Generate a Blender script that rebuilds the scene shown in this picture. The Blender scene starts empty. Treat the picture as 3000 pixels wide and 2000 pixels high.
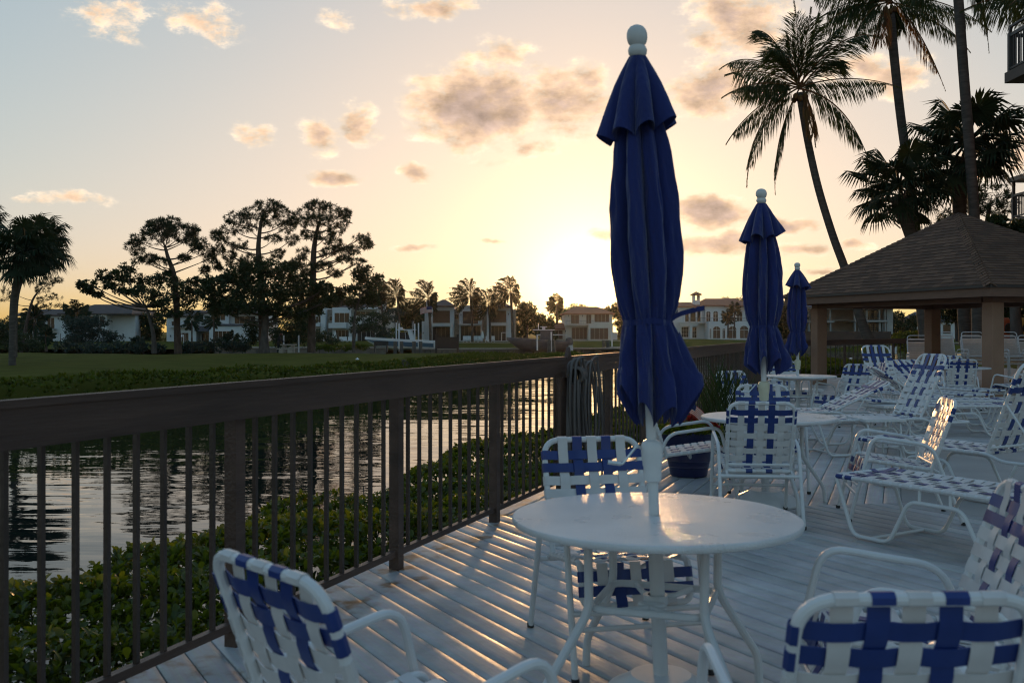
import bpy, bmesh, math, random
import numpy as np
from mathutils import Vector, Matrix
random.seed(7); rng = np.random.default_rng(7)
PI = math.pi
sc = bpy.context.scene
C = sc.collection
F, CX, HY, EYE = 2917.0, 1500.0, 968.0, 1.42       # 35 mm lens on a 3000 px wide picture; eye height above the deck
def P(px, py, Y): return Vector(((px-CX)/F*Y, Y, EYE-(py-HY)/F*Y))
def G(px, py, z=0.0):
    Y = F*(EYE-z)/(py-HY); return Vector(((px-CX)/F*Y, Y, z))

# ------------------------------------------------------------------ materials
MATS = {}
def mat(name, col, rough=.5, spec=.5, metal=0., noise=None, bump=None, trans=0., coat=0., island=0., sheen=0.):
    """col: base colour; noise=(scale, amount, stretch) mottles it; bump=(scale, strength); trans: share of light let through; island: variation leaf by leaf"""
    m = bpy.data.materials.new(name); m.use_nodes = True
    nt = m.node_tree; N = nt.nodes; L = nt.links
    b = N['Principled BSDF']; out = N['Material Output']
    b.inputs['Roughness'].default_value = rough
    b.inputs['Specular IOR Level'].default_value = spec
    b.inputs['Metallic'].default_value = metal
    if coat: b.inputs['Coat Weight'].default_value = coat; b.inputs['Coat Roughness'].default_value = .15
    if sheen: b.inputs['Sheen Weight'].default_value = sheen; b.inputs['Sheen Roughness'].default_value = .5
    src = None
    c4 = (*col, 1)
    tc = N.new('ShaderNodeTexCoord')
    def nz(scale, stretch=(1,1,1), detail=5):
        mp = N.new('ShaderNodeMapping'); mp.inputs['Scale'].default_value = stretch
        L.new(tc.outputs['Object'], mp.inputs[0])
        t = N.new('ShaderNodeTexNoise'); t.inputs['Scale'].default_value = scale; t.inputs['Detail'].default_value = detail
        L.new(mp.outputs[0], t.inputs['Vector']); return t
    b.inputs['Base Color'].default_value = c4
    if noise:
        t = nz(noise[0], noise[2] if len(noise) > 2 else (1,1,1))
        mr = N.new('ShaderNodeMapRange'); mr.inputs[1].default_value=.3; mr.inputs[2].default_value=.7
        mr.inputs[3].default_value = 1-noise[1]; mr.inputs[4].default_value = 1+noise[1]
        L.new(t.outputs[0], mr.inputs[0])
        mx = N.new('ShaderNodeVectorMath'); mx.operation='SCALE'; mx.inputs[0].default_value = col
        L.new(mr.outputs[0], mx.inputs['Scale']); src = mx.outputs[0]
        mr2 = N.new('ShaderNodeMapRange'); mr2.inputs[3].default_value=max(.02,rough-.08); mr2.inputs[4].default_value=min(1,rough+.08)
        L.new(t.outputs[0], mr2.inputs[0]); L.new(mr2.outputs[0], b.inputs['Roughness'])
    if island:
        ge = N.new('ShaderNodeNewGeometry')
        h = N.new('ShaderNodeHueSaturation'); h.inputs['Color'].default_value = c4
        if src: L.new(src, h.inputs['Color'])
        a = N.new('ShaderNodeMapRange'); a.inputs[3].default_value=1-island; a.inputs[4].default_value=1+island
        L.new(ge.outputs['Random Per Island'], a.inputs[0]); L.new(a.outputs[0], h.inputs['Value'])
        a2 = N.new('ShaderNodeMath'); a2.operation='MULTIPLY_ADD'; a2.inputs[1].default_value=.06; a2.inputs[2].default_value=.47
        w = N.new('ShaderNodeTexWhiteNoise'); w.noise_dimensions='1D'; L.new(ge.outputs['Random Per Island'], w.inputs['W'])
        L.new(w.outputs[0], a2.inputs[0]); L.new(a2.outputs[0], h.inputs['Hue'])
        src = h.outputs[0]
    if src: L.new(src, b.inputs['Base Color'])
    if bump:
        t = nz(bump[0], bump[2] if len(bump) > 2 else (1,1,1), 4)
        bp = N.new('ShaderNodeBump'); bp.inputs['Strength'].default_value = bump[1]; bp.inputs['Distance'].default_value=.02
        L.new(t.outputs[0], bp.inputs['Height']); L.new(bp.outputs[0], b.inputs['Normal'])
    if trans:
        tr = N.new('ShaderNodeBsdfTranslucent'); tr.inputs[0].default_value = (min(1,col[0]*1.9), min(1,col[1]*1.7), col[2]*.8, 1)
        ms = N.new('ShaderNodeMixShader'); ms.inputs[0].default_value = trans
        L.new(b.outputs[0], ms.inputs[1]); L.new(tr.outputs[0], ms.inputs[2]); L.new(ms.outputs[0], out.inputs[0])
    MATS[name] = m; return m
mat('white_paint', (.68,.675,.665), .32, .5, noise=(9,.06), bump=(60,.05))
mat('table_white', (.68,.67,.655), .29, .5, noise=(4,.10), bump=(120,.35,(1,2.5,1)))
mat('strap_white', (.63,.60,.58), .36, .5, noise=(14,.07))
mat('strap_blue', (.014,.036,.175), .38, .5, noise=(14,.12))
mat('canvas_blue', (.013,.022,.115), .8, .25, noise=(7,.18,(1,1,.4)), bump=(34,.55,(1,1,.3)), sheen=.25)
mat('canvas_white', (.7,.69,.66), .8, .2)
mat('finial_white', (.62,.6,.56), .4)
mat('cream_plastic', (.60,.56,.40), .45, noise=(20,.06))
mat('chrome', (.6,.58,.55), .25, .5, 1.)
mat('brown_paint', (.088,.051,.037), .5, .4, noise=(7,.35,(.12,1,1)), bump=(60,.35,(.06,1,1)))
mat('brown_bar', (.058,.037,.028), .45, .45, noise=(12,.3,(1,1,.2)), bump=(50,.2))
mat('hose', (.12,.10,.09), .5, .4, noise=(6,.2))
mat('pot_blue', (.012,.016,.07), .3, .5, noise=(4,.2))
mat('dark_rubber', (.02,.02,.02), .6)
mat('shrub_leaf', (.086,.110,.011), .38, .5, trans=.5, island=.5)
mat('lawn_leaf', (.075,.095,.012), .6, .15, trans=.3, island=.4)
mat('tree_leaf', (.030,.048,.018), .5, .3, trans=.22, island=.4)
mat('pine_needle', (.030,.044,.020), .6, .2, trans=.15, island=.35)
mat('palm_leaf', (.036,.055,.018), .6, .2, trans=.30, island=.3)
mat('palm_dry', (.16,.085,.03), .7, .2, trans=.3, island=.3)
mat('far_palm_leaf', (.030,.030,.012), .6, .15, trans=.25, island=.3)
mat('sabal_leaf', (.024,.040,.020), .65, .15, trans=.15, island=.3)
mat('blue_shrub', (.045,.065,.055), .6, .2, trans=.15, island=.35)
mat('yellow_shrub', (.13,.13,.02), .5, .3, trans=.35, island=.3)
mat('palm_bark', (.10,.086,.075), .9, .1, noise=(3,.3,(1,1,5)), bump=(6,.6,(1,1,6)))
mat('pine_bark', (.10,.07,.055), .9, .1, noise=(4,.35,(1,1,.4)), bump=(8,.6,(1,1,.4)))
mat('grey_bark', (.10,.085,.075), .9, .1, noise=(4,.3,(1,1,.4)), bump=(8,.5,(1,1,.4)))
mat('stucco_brown', (.31,.185,.125), .85, .2, noise=(3,.08), bump=(90,.3))
mat('fascia_brown', (.17,.095,.065), .6, .3, noise=(4,.12,(1,1,4)))
mat('drip_edge', (.04,.03,.027), .5)
mat('house_white', (.62,.63,.63), .8, .2, noise=(.6,.05))
mat('house_cream', (.60,.55,.48), .8, .2, noise=(.6,.06))
mat('house_stone', (.30,.25,.20), .85, .2, noise=(2.5,.25))
mat('house_grey', (.34,.34,.33), .85, .2, noise=(.8,.1))
mat('roof_grey', (.085,.07,.065), .85, .2, noise=(1.2,.2))
mat('roof_tile', (.24,.11,.07), .8, .2, noise=(2,.18))
mat('roof_shingle_blue', (.10,.10,.12), .85, .2, noise=(1.5,.2))
mat('trim_white', (.68,.68,.66), .6)
mat('glass_dark', (.035,.030,.028), .08, .6)
mat('wood_door', (.12,.055,.025), .5)
mat('rail_metal', (.05,.05,.05), .5)
mat('seawall', (.17,.14,.11), .9, .2, noise=(.8,.25,(1,1,3)))
mat('pile_wood', (.13,.11,.09), .9, .2, noise=(2,.3))
mat('boat_blue', (.10,.17,.26), .2, .5, coat=.4)
mat('boat_navy', (.02,.025,.045), .25, .5, coat=.4)
mat('boat_white', (.68,.68,.68), .25, .5, coat=.3)
mat('boat_cover', (.10,.085,.085), .7, noise=(1.5,.2))
mat('stone_pale', (.34,.30,.25), .85, noise=(3,.15))
mat('wood_screen', (.055,.035,.028), .8, noise=(1.2,.2))
mat('cloth_black', (.012,.012,.014), .8)
mat('hair_red', (.10,.028,.012), .6)
mat('skin', (.42,.26,.19), .6)
mat('orange_plastic', (.42,.075,.012), .5, noise=(2,.15))
mat('yellow_plastic', (.45,.22,.02), .5)
mat('pink_plastic', (.42,.26,.27), .5)
mat('flower_red', (.34,.025,.02), .6, trans=.3, island=.3)
mat('flag_red', (.42,.04,.04), .8, trans=.2)
mat('flag_white', (.68,.64,.6), .8, trans=.2)
mat('flag_navy', (.02,.03,.12), .8, trans=.2)
mat('dark_metal', (.02,.02,.022), .5)
M = MATS

# ------------------------------------------------------------------ mesh builder
class MB:
    def __init__(s): s.v=[]; s.f=[]; s.m=[]; s.uv=None
    def add(s, vs, fs, mi=0):
        o=len(s.v); s.v.extend([tuple(x) for x in vs]); s.f.extend([tuple(o+i for i in f) for f in fs]); s.m.extend([mi]*len(fs)); return s
    def box(s, a, b, mi=0, mtx=None):
        x0,y0,z0=a; x1,y1,z1=b
        vs=[Vector(p) for p in ((x0,y0,z0),(x1,y0,z0),(x1,y1,z0),(x0,y1,z0),(x0,y0,z1),(x1,y0,z1),(x1,y1,z1),(x0,y1,z1))]
        if mtx: vs=[mtx@v for v in vs]
        return s.add(vs, [(0,3,2,1),(4,5,6,7),(0,1,5,4),(1,2,6,5),(2,3,7,6),(3,0,4,7)], mi)
    def bar(s, p, q, w, h, mi=0, up=Vector((0,0,1))):
        """a box with section w x h laid from p to q"""
        p=Vector(p); q=Vector(q); d=(q-p).normalized(); sd=d.cross(up)
        if sd.length<1e-4: sd=Vector((1,0,0))
        sd.normalize(); u=sd.cross(d)
        vs=[]
        for c in (p,q):
            for a,b in ((-1,-1),(1,-1),(1,1),(-1,1)): vs.append(c+sd*a*w/2+u*b*h/2)
        return s.add(vs, [(0,1,2,3),(7,6,5,4),(0,4,5,1),(1,5,6,2),(2,6,7,3),(3,7,4,0)], mi)
    def tube(s, pts, r, n=8, closed=False, mi=0, caps=True):
        pts=[Vector(p) for p in pts]; k=len(pts)
        rs = r if isinstance(r,(list,tuple)) else [r]*k
        tang=[]
        for i in range(k):
            a=pts[i-1] if (i>0 or closed) else pts[i]; b=pts[(i+1)%k] if (i<k-1 or closed) else pts[i]
            t=(b-a); tang.append(t.normalized() if t.length>1e-9 else Vector((0,0,1)))
        t0=tang[0]; ref=Vector((0,0,1)) if abs(t0.z)<.9 else Vector((1,0,0))
        nrm=(ref-t0*ref.dot(t0)).normalized(); vs=[]
        for i in range(k):
            t=tang[i]; nrm=(nrm-t*nrm.dot(t))
            nrm = nrm.normalized() if nrm.length>1e-6 else t.orthogonal().normalized()
            bi=t.cross(nrm)
            for j in range(n):
                a=2*PI*j/n; vs.append(pts[i]+(nrm*math.cos(a)+bi*math.sin(a))*rs[i])
        fs=[]
        for i in range(k if closed else k-1):
            i2=(i+1)%k
            sh=0
            if closed and i==k-1:      # match the twist when the loop closes
                best=min(range(n), key=lambda q:(vs[i*n]-vs[q]).length); sh=best
            for j in range(n):
                j2=(j+1)%n; fs.append((i*n+j, i*n+j2, i2*n+(j2+sh)%n, i2*n+(j+sh)%n))
        if caps and not closed: fs.append(tuple(range(n-1,-1,-1))); fs.append(tuple((k-1)*n+j for j in range(n)))
        return s.add(vs, fs, mi)
    def lathe(s, prof, n=24, o=(0,0,0), mi=0, cap=True):
        o=Vector(o); vs=[]; k=len(prof)
        for r,z in prof:
            for j in range(n):
                a=2*PI*j/n; vs.append(o+Vector((r*math.cos(a), r*math.sin(a), z)))
        fs=[(i*n+j, i*n+(j+1)%n, (i+1)*n+(j+1)%n, (i+1)*n+j) for i in range(k-1) for j in range(n)]
        if cap: fs.append(tuple(range(n-1,-1,-1))); fs.append(tuple((k-1)*n+j for j in range(n)))
        return s.add(vs, fs, mi)
    def ribbon(s, pts, wdir, nrm, w, t, mi=0):
        """a flat strap: pts along it, wdir its width direction, nrm one normal a point"""
        wd=Vector(wdir); vs=[]; k=len(pts)
        for p,n in zip(pts,nrm):
            p=Vector(p); n=Vector(n)
            vs += [p-wd*w/2-n*t/2, p+wd*w/2-n*t/2, p+wd*w/2+n*t/2, p-wd*w/2+n*t/2]
        fs=[]
        for i in range(k-1):
            for j in range(4): fs.append((i*4+j, i*4+(j+1)%4, (i+1)*4+(j+1)%4, (i+1)*4+j))
        fs += [(3,2,1,0), tuple((k-1)*4+j for j in range(4))]
        return s.add(vs, fs, mi)
    def build(s, name, mats, parent=None, smooth=35, kind=None):
        me=bpy.data.meshes.new(name); me.from_pydata(s.v, [], s.f)
        mats = mats if isinstance(mats,(list,tuple)) else [mats]
        for m in mats: me.materials.append(M[m] if isinstance(m,str) else m)
        if any(s.m): me.polygons.foreach_set('material_index', s.m)
        if s.uv is not None:
            u=me.uv_layers.new(name='UVMap'); u.data.foreach_set('uv', [c for p in s.uv for c in p])
        bm=bmesh.new(); bm.from_mesh(me); bmesh.ops.recalc_face_normals(bm, faces=bm.faces); bm.to_mesh(me); bm.free()
        if smooth:
            me.polygons.foreach_set('use_smooth', [True]*len(me.polygons)); me.set_sharp_from_angle(angle=math.radians(smooth))
        o=bpy.data.objects.new(name, me); C.objects.link(o)
        if parent: o.parent=parent
        if kind: o['kind']=kind
        return o
def tag(o, label, cat, group=None):
    o['label']=label; o['category']=cat
    if group: o['group']=group
    return o
def thing(name, label, cat, loc=(0,0,0), rz=0, group=None):
    o=bpy.data.objects.new(name, None); C.objects.link(o); o.location=loc; o.rotation_euler=(0,0,rz); o.empty_display_size=.2
    return tag(o,label,cat,group)
def dup(root, loc, rz, label, group=None):
    r=root.copy(); C.objects.link(r); r.location=loc; r.rotation_euler=(0,0,rz); r['label']=label
    if group: r['group']=group
    for ch in list(root.children):
        c=ch.copy(); C.objects.link(c); c.parent=r
        for g in list(ch.children):
            d=g.copy(); C.objects.link(d); d.parent=c
    return r
def fillet(pts, rad, n=5, closed=False):
    pts=[Vector(p) for p in pts]; out=[]; k=len(pts)
    for i,p in enumerate(pts):
        if not closed and i in (0,k-1): out.append(p); continue
        a=pts[i-1]-p; b=pts[(i+1)%k]-p; r=min(rad, a.length*.48, b.length*.48)
        p0=p+a.normalized()*r; p1=p+b.normalized()*r
        for j in range(n+1):
            t=j/n; out.append(p0*(1-t)**2+p*2*t*(1-t)+p1*t*t)
    return out
def bez(a,b,c,n): return [a*(1-t)**2+b*2*t*(1-t)+c*t*t for t in [i/n for i in range(n+1)]]

# vectorised leaves: numpy arrays in, one mesh out
def unit(a): return a/np.maximum(np.linalg.norm(a,axis=1,keepdims=True),1e-9)
def rand_dirs(n): return unit(rng.normal(size=(n,3)))
class Leaves:
    def __init__(s): s.v=[]; s.f=[]; s.n=0; s.mi=[]
    def diamond(s, p, d, nr, L, W, fold=.15, mi=0, mid=.45):
        p=np.asarray(p,float); d=unit(np.asarray(d,float)); sd=unit(np.cross(d,nr)); up=np.cross(sd,d)
        L=np.broadcast_to(np.asarray(L,float).reshape(-1,1),(len(p),1)); W=np.broadcast_to(np.asarray(W,float).reshape(-1,1),(len(p),1))
        v=np.stack([p, p+d*L*mid-sd*W*.5+up*W*fold, p+d*L, p+d*L*mid+sd*W*.5+up*W*fold],1).reshape(-1,3)
        b=s.n+4*np.arange(len(p))[:,None]
        s.v.append(v); s.f.append(np.concatenate([b+np.array([0,2,1]), b+np.array([0,3,2])],0)); s.mi.append(np.full(2*len(p),mi)); s.n+=len(v); return s
    def obovate(s, p, d, nr, L, W, curl=.15, mi=0):
        p=np.asarray(p,float); d=unit(np.asarray(d,float)); sd=unit(np.cross(d,nr)); up=np.cross(sd,d)
        L=np.asarray(L,float).reshape(-1,1); W=np.asarray(W,float).reshape(-1,1)
        m1=p+d*L*.55; tip=p+d*L-up*L*curl
        v=np.stack([p, m1-sd*W*.46+up*W*.18, p+d*L*.86-sd*W*.34+up*W*.10-up*L*curl*.6, tip, p+d*L*.86+sd*W*.34+up*W*.10-up*L*curl*.6, m1+sd*W*.46+up*W*.18, m1],1).reshape(-1,3)
        b=s.n+7*np.arange(len(p))[:,None]
        fs=[(0,6,1),(0,5,6),(1,6,3),(1,3,2),(6,5,3),(5,4,3)]
        s.v.append(v); s.f.append(np.concatenate([b+np.array(f) for f in fs],0)); s.mi.append(np.full(6*len(p),mi)); s.n+=len(v); return s
    def build(s, name, mats, parent=None, kind=None, smooth=False):
        v=np.concatenate(s.v).astype(np.float32); f=np.concatenate(s.f).astype(np.int32); mi=np.concatenate(s.mi)
        me=bpy.data.meshes.new(name); me.vertices.add(len(v)); me.vertices.foreach_set('co', v.ravel())
        me.loops.add(f.size); me.loops.foreach_set('vertex_index', f.ravel())
        me.polygons.add(len(f)); me.polygons.foreach_set('loop_start', np.arange(0,f.size,3,dtype=np.int32))
        mats = mats if isinstance(mats,(list,tuple)) else [mats]
        for m in mats: me.materials.append(M[m])
        me.polygons.foreach_set('material_index', mi.astype(np.int32))
        if smooth: me.polygons.foreach_set('use_smooth', np.ones(len(f),dtype=bool))
        me.update(calc_edges=True); me.validate()
        o=bpy.data.objects.new(name, me); C.objects.link(o)
        if parent: o.parent=parent
        if kind: o['kind']=kind
        return o

# ------------------------------------------------------------------ camera
cam=bpy.data.cameras.new('camera'); co=bpy.data.objects.new('camera',cam); C.objects.link(co); sc.camera=co
cam.lens=35; cam.sensor_width=36; cam.shift_y=-(1000-HY)/3000; cam.clip_start=.05; cam.clip_end=6000
co.location=(0,0,EYE); co.rotation_euler=(PI/2,0,0)
cam.dof.use_dof=True; cam.dof.focus_distance=20.0; cam.dof.aperture_fstop=5.6

# ------------------------------------------------------------------ sky, clouds and sun
SUN_AZ, SUN_EL = math.radians(4.7), math.radians(2.2)
W=bpy.data.worlds.new("World"); sc.world=W; W.use_nodes=True
nt=W.node_tree; N=nt.nodes; L=nt.links; bg=N['Background']
sky=N.new('ShaderNodeTexSky'); sky.sky_type='NISHITA'; sky.sun_disc=False
sky.sun_elevation=SUN_EL; sky.sun_rotation=SUN_AZ; sky.air_density=1; sky.dust_density=1.3; sky.ozone_density=3.2
gm=N.new('ShaderNodeGamma'); gm.inputs[1].default_value=.52; L.new(sky.outputs[0],gm.inputs[0])
hs=N.new('ShaderNodeHueSaturation'); hs.inputs['Saturation'].default_value=1.08; L.new(gm.outputs[0],hs.inputs['Color'])
tc=N.new('ShaderNodeTexCoord'); sp=N.new('ShaderNodeSeparateXYZ'); L.new(tc.outputs['Generated'],sp.inputs[0])
def mth(op,a,b=None,c=None):
    n=N.new('ShaderNodeMath'); n.operation=op
    for i,x in enumerate((a,b,c)):
        if x is None: continue
        if isinstance(x,(int,float)): n.inputs[i].default_value=x
        else: L.new(x,n.inputs[i])
    return n.outputs[0]
az=mth('ARCTAN2',sp.outputs[0],sp.outputs[1]); el=mth('ARCSINE',sp.outputs[2])
cb=N.new('ShaderNodeCombineXYZ'); L.new(az,cb.inputs[0]); L.new(el,cb.inputs[1])
wn=N.new('ShaderNodeTexNoise'); wn.inputs['Scale'].default_value=16; wn.inputs['Detail'].default_value=4; L.new(cb.outputs[0],wn.inputs['Vector'])
wv=N.new('ShaderNodeVectorMath'); wv.operation='MULTIPLY_ADD'; wv.inputs[1].default_value=(.045,.03,0); L.new(wn.outputs['Color'],wv.inputs[0]); L.new(cb.outputs[0],wv.inputs[2])
wp=N.new('ShaderNodeVectorMath'); wp.operation='SUBTRACT'; wp.inputs[1].default_value=(.0225,.015,0); L.new(wv.outputs[0],wp.inputs[0])
CL=[(1400,310,190,120,1.05),(1290,290,70,60,.8),(1480,330,110,75,.9),(1650,300,170,90,.85),(1470,175,130,60,.5),(1720,230,90,60,.6),
 (2080,260,150,85,.85),(2620,230,90,60,.7),(2530,215,120,50,.55),(930,412,62,48,.85),(1050,352,70,55,.7),(745,388,60,40,.5),
 (980,512,75,24,.85),(1225,503,60,32,.7),(590,65,120,55,.5),(330,45,120,60,.35),(350,105,70,30,.35),(990,62,50,30,.45),(1270,15,150,35,.7),
 (2160,50,140,110,.7),(2080,630,130,48,1.1),(2310,652,80,30,.9),(2100,722,150,38,1.05),(2320,732,80,24,.8),(1760,690,60,24,.6),(2400,800,80,13,.8),
 (2510,722,50,16,.6),(1203,733,58,12,.75),(1440,705,50,10,.5),(190,590,130,24,.5),(2960,430,160,90,.5),(1560,425,110,30,.45),(1440,480,80,24,.35),(2420,790,60,12,.5)]
tot=None
for px,py,rx,ry,w in CL:
    u=(px-CX)/F; v=(HY-py)/F; a=math.atan(u); e=math.atan(v*math.cos(a))
    sx=F/rx/1.28; sy=F/ry/1.22
    vm=N.new('ShaderNodeVectorMath'); vm.operation='MULTIPLY_ADD'; vm.inputs[1].default_value=(sx,sy,0); vm.inputs[2].default_value=(-a*sx,-e*sy,0); L.new(wp.outputs[0],vm.inputs[0])
    ln=N.new('ShaderNodeVectorMath'); ln.operation='LENGTH'; L.new(vm.outputs[0],ln.inputs[0])
    mr=N.new('ShaderNodeMapRange'); mr.interpolation_type='SMOOTHSTEP'; mr.inputs[1].default_value=1.25; mr.inputs[2].default_value=0; mr.inputs[3].default_value=0; mr.inputs[4].default_value=w; L.new(ln.outputs[1],mr.inputs[0])
    tot = mr.outputs[0] if tot is None else mth('MAXIMUM',tot,mr.outputs[0])
mp=N.new('ShaderNodeMapping'); mp.inputs['Scale'].default_value=(1,1.7,1); L.new(cb.outputs[0],mp.inputs[0])
fb=N.new('ShaderNodeTexNoise'); fb.inputs['Scale'].default_value=27; fb.inputs['Detail'].default_value=8; fb.inputs['Roughness'].default_value=.68; L.new(mp.outputs[0],fb.inputs['Vector'])
den=mth('ADD',tot,mth('MULTIPLY',mth('SUBTRACT',fb.outputs[0],.5),2.3))
den=mth('MULTIPLY',den,mth('MINIMUM',mth('MULTIPLY',tot,5.0),1.0))
al=N.new('ShaderNodeMapRange'); al.interpolation_type='SMOOTHSTEP'; al.inputs[1].default_value=.02; al.inputs[2].default_value=.58; L.new(den,al.inputs[0])
dm=N.new('ShaderNodeMapRange'); dm.interpolation_type='SMOOTHSTEP'; dm.inputs[1].default_value=.10; dm.inputs[2].default_value=1.15; L.new(den,dm.inputs[0])
cr=N.new('ShaderNodeValToRGB'); L.new(dm.outputs[0],cr.inputs[0])
cr.color_ramp.elements[0].position=0; cr.color_ramp.elements[0].color=(1.0,.80,.58,1)
cr.color_ramp.elements[1].position=1; cr.color_ramp.elements[1].color=(.44,.315,.255,1)
e_=cr.color_ramp.elements.new(.4); e_.color=(.84,.57,.37,1)
CLOUD_GAIN=2.0
cg=N.new('ShaderNodeVectorMath'); cg.operation='SCALE'; cg.inputs['Scale'].default_value=CLOUD_GAIN; L.new(cr.outputs[0],cg.inputs[0])
tn=N.new('ShaderNodeVectorMath'); tn.operation='MULTIPLY'; tn.inputs[1].default_value=(1.01,.97,1.0); L.new(hs.outputs[0],tn.inputs[0])
sx_=N.new('ShaderNodeSeparateXYZ'); L.new(tn.outputs[0],sx_.inputs[0]); sc_c=N.new('ShaderNodeCombineXYZ')
for i_,lim in enumerate((1.05,.845,.645)):
    x_=mth('MULTIPLY',sx_.outputs[i_],.544); q_=mth('DIVIDE',x_,lim)
    y_=mth('DIVIDE',x_,mth('POWER',mth('ADD',1.0,mth('POWER',q_,3.0)),.3333)); L.new(mth('DIVIDE',y_,.544),sc_c.inputs[i_])
dsun=N.new('ShaderNodeVectorMath'); dsun.operation='DOT_PRODUCT'; dsun.inputs[1].default_value=(math.sin(SUN_AZ)*math.cos(SUN_EL),math.cos(SUN_AZ)*math.cos(SUN_EL),math.sin(SUN_EL)); L.new(tc.outputs['Generated'],dsun.inputs[0])
ang=mth('ARCCOSINE',mth('MINIMUM',dsun.outputs['Value'],.999999))
aur=N.new('ShaderNodeVectorMath'); aur.operation='SCALE'; aur.inputs[0].default_value=(1.0,.60,.20)
L.new(mth('ADD',mth('MULTIPLY',mth('EXPONENT',mth('MULTIPLY',ang,-24.0)),11.0),mth('MULTIPLY',mth('EXPONENT',mth('MULTIPLY',ang,-5.5)),.42)),aur.inputs['Scale'])
sk2=N.new('ShaderNodeVectorMath'); sk2.operation='ADD'; L.new(sc_c.outputs[0],sk2.inputs[0]); L.new(aur.outputs[0],sk2.inputs[1])
mp2=N.new('ShaderNodeMapping'); mp2.inputs['Scale'].default_value=(1,1.7,1); mp2.inputs['Location'].default_value=(.006,-.014,0); L.new(cb.outputs[0],mp2.inputs[0])
fb2=N.new('ShaderNodeTexNoise'); fb2.inputs['Scale'].default_value=27; fb2.inputs['Detail'].default_value=5; fb2.inputs['Roughness'].default_value=.6; L.new(mp2.outputs[0],fb2.inputs['Vector'])
rel=mth('MULTIPLY_ADD',mth('SUBTRACT',fb.outputs[0],fb2.outputs[0]),2.1,1.0)
cg2=N.new('ShaderNodeVectorMath'); cg2.operation='SCALE'; L.new(cg.outputs[0],cg2.inputs[0]); L.new(rel,cg2.inputs['Scale'])
mxc=N.new('ShaderNodeMix'); mxc.data_type='RGBA'; L.new(mth('MULTIPLY',al.outputs[0],.90),mxc.inputs['Factor']); L.new(sk2.outputs[0],mxc.inputs['A']); L.new(cg2.outputs[0],mxc.inputs['B'])
L.new(mxc.outputs['Result'],bg.inputs[0]); bg.inputs[1].default_value=.12
sun=bpy.data.lights.new('sun','SUN'); so=bpy.data.objects.new('sun',sun); C.objects.link(so)
sun.energy=.30; sun.angle=math.radians(1.6); sun.color=(1.0,.56,.24)
sd=Vector((math.sin(SUN_AZ)*math.cos(SUN_EL), math.cos(SUN_AZ)*math.cos(SUN_EL), math.sin(SUN_EL)))
so.rotation_euler=sd.to_track_quat('Z','Y').to_euler(); so.location=(0,0,30)
sc.view_settings.view_transform='Standard'; sc.view_settings.look='None'; sc.view_settings.exposure=2.30; sc.view_settings.gamma=1
sc.cycles.use_denoising=True; sc.cycles.pixel_filter_type='BLACKMAN_HARRIS'; sc.cycles.filter_width=1.15
sc.cycles.max_bounces=8; sc.cycles.sample_clamp_indirect=6

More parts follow.
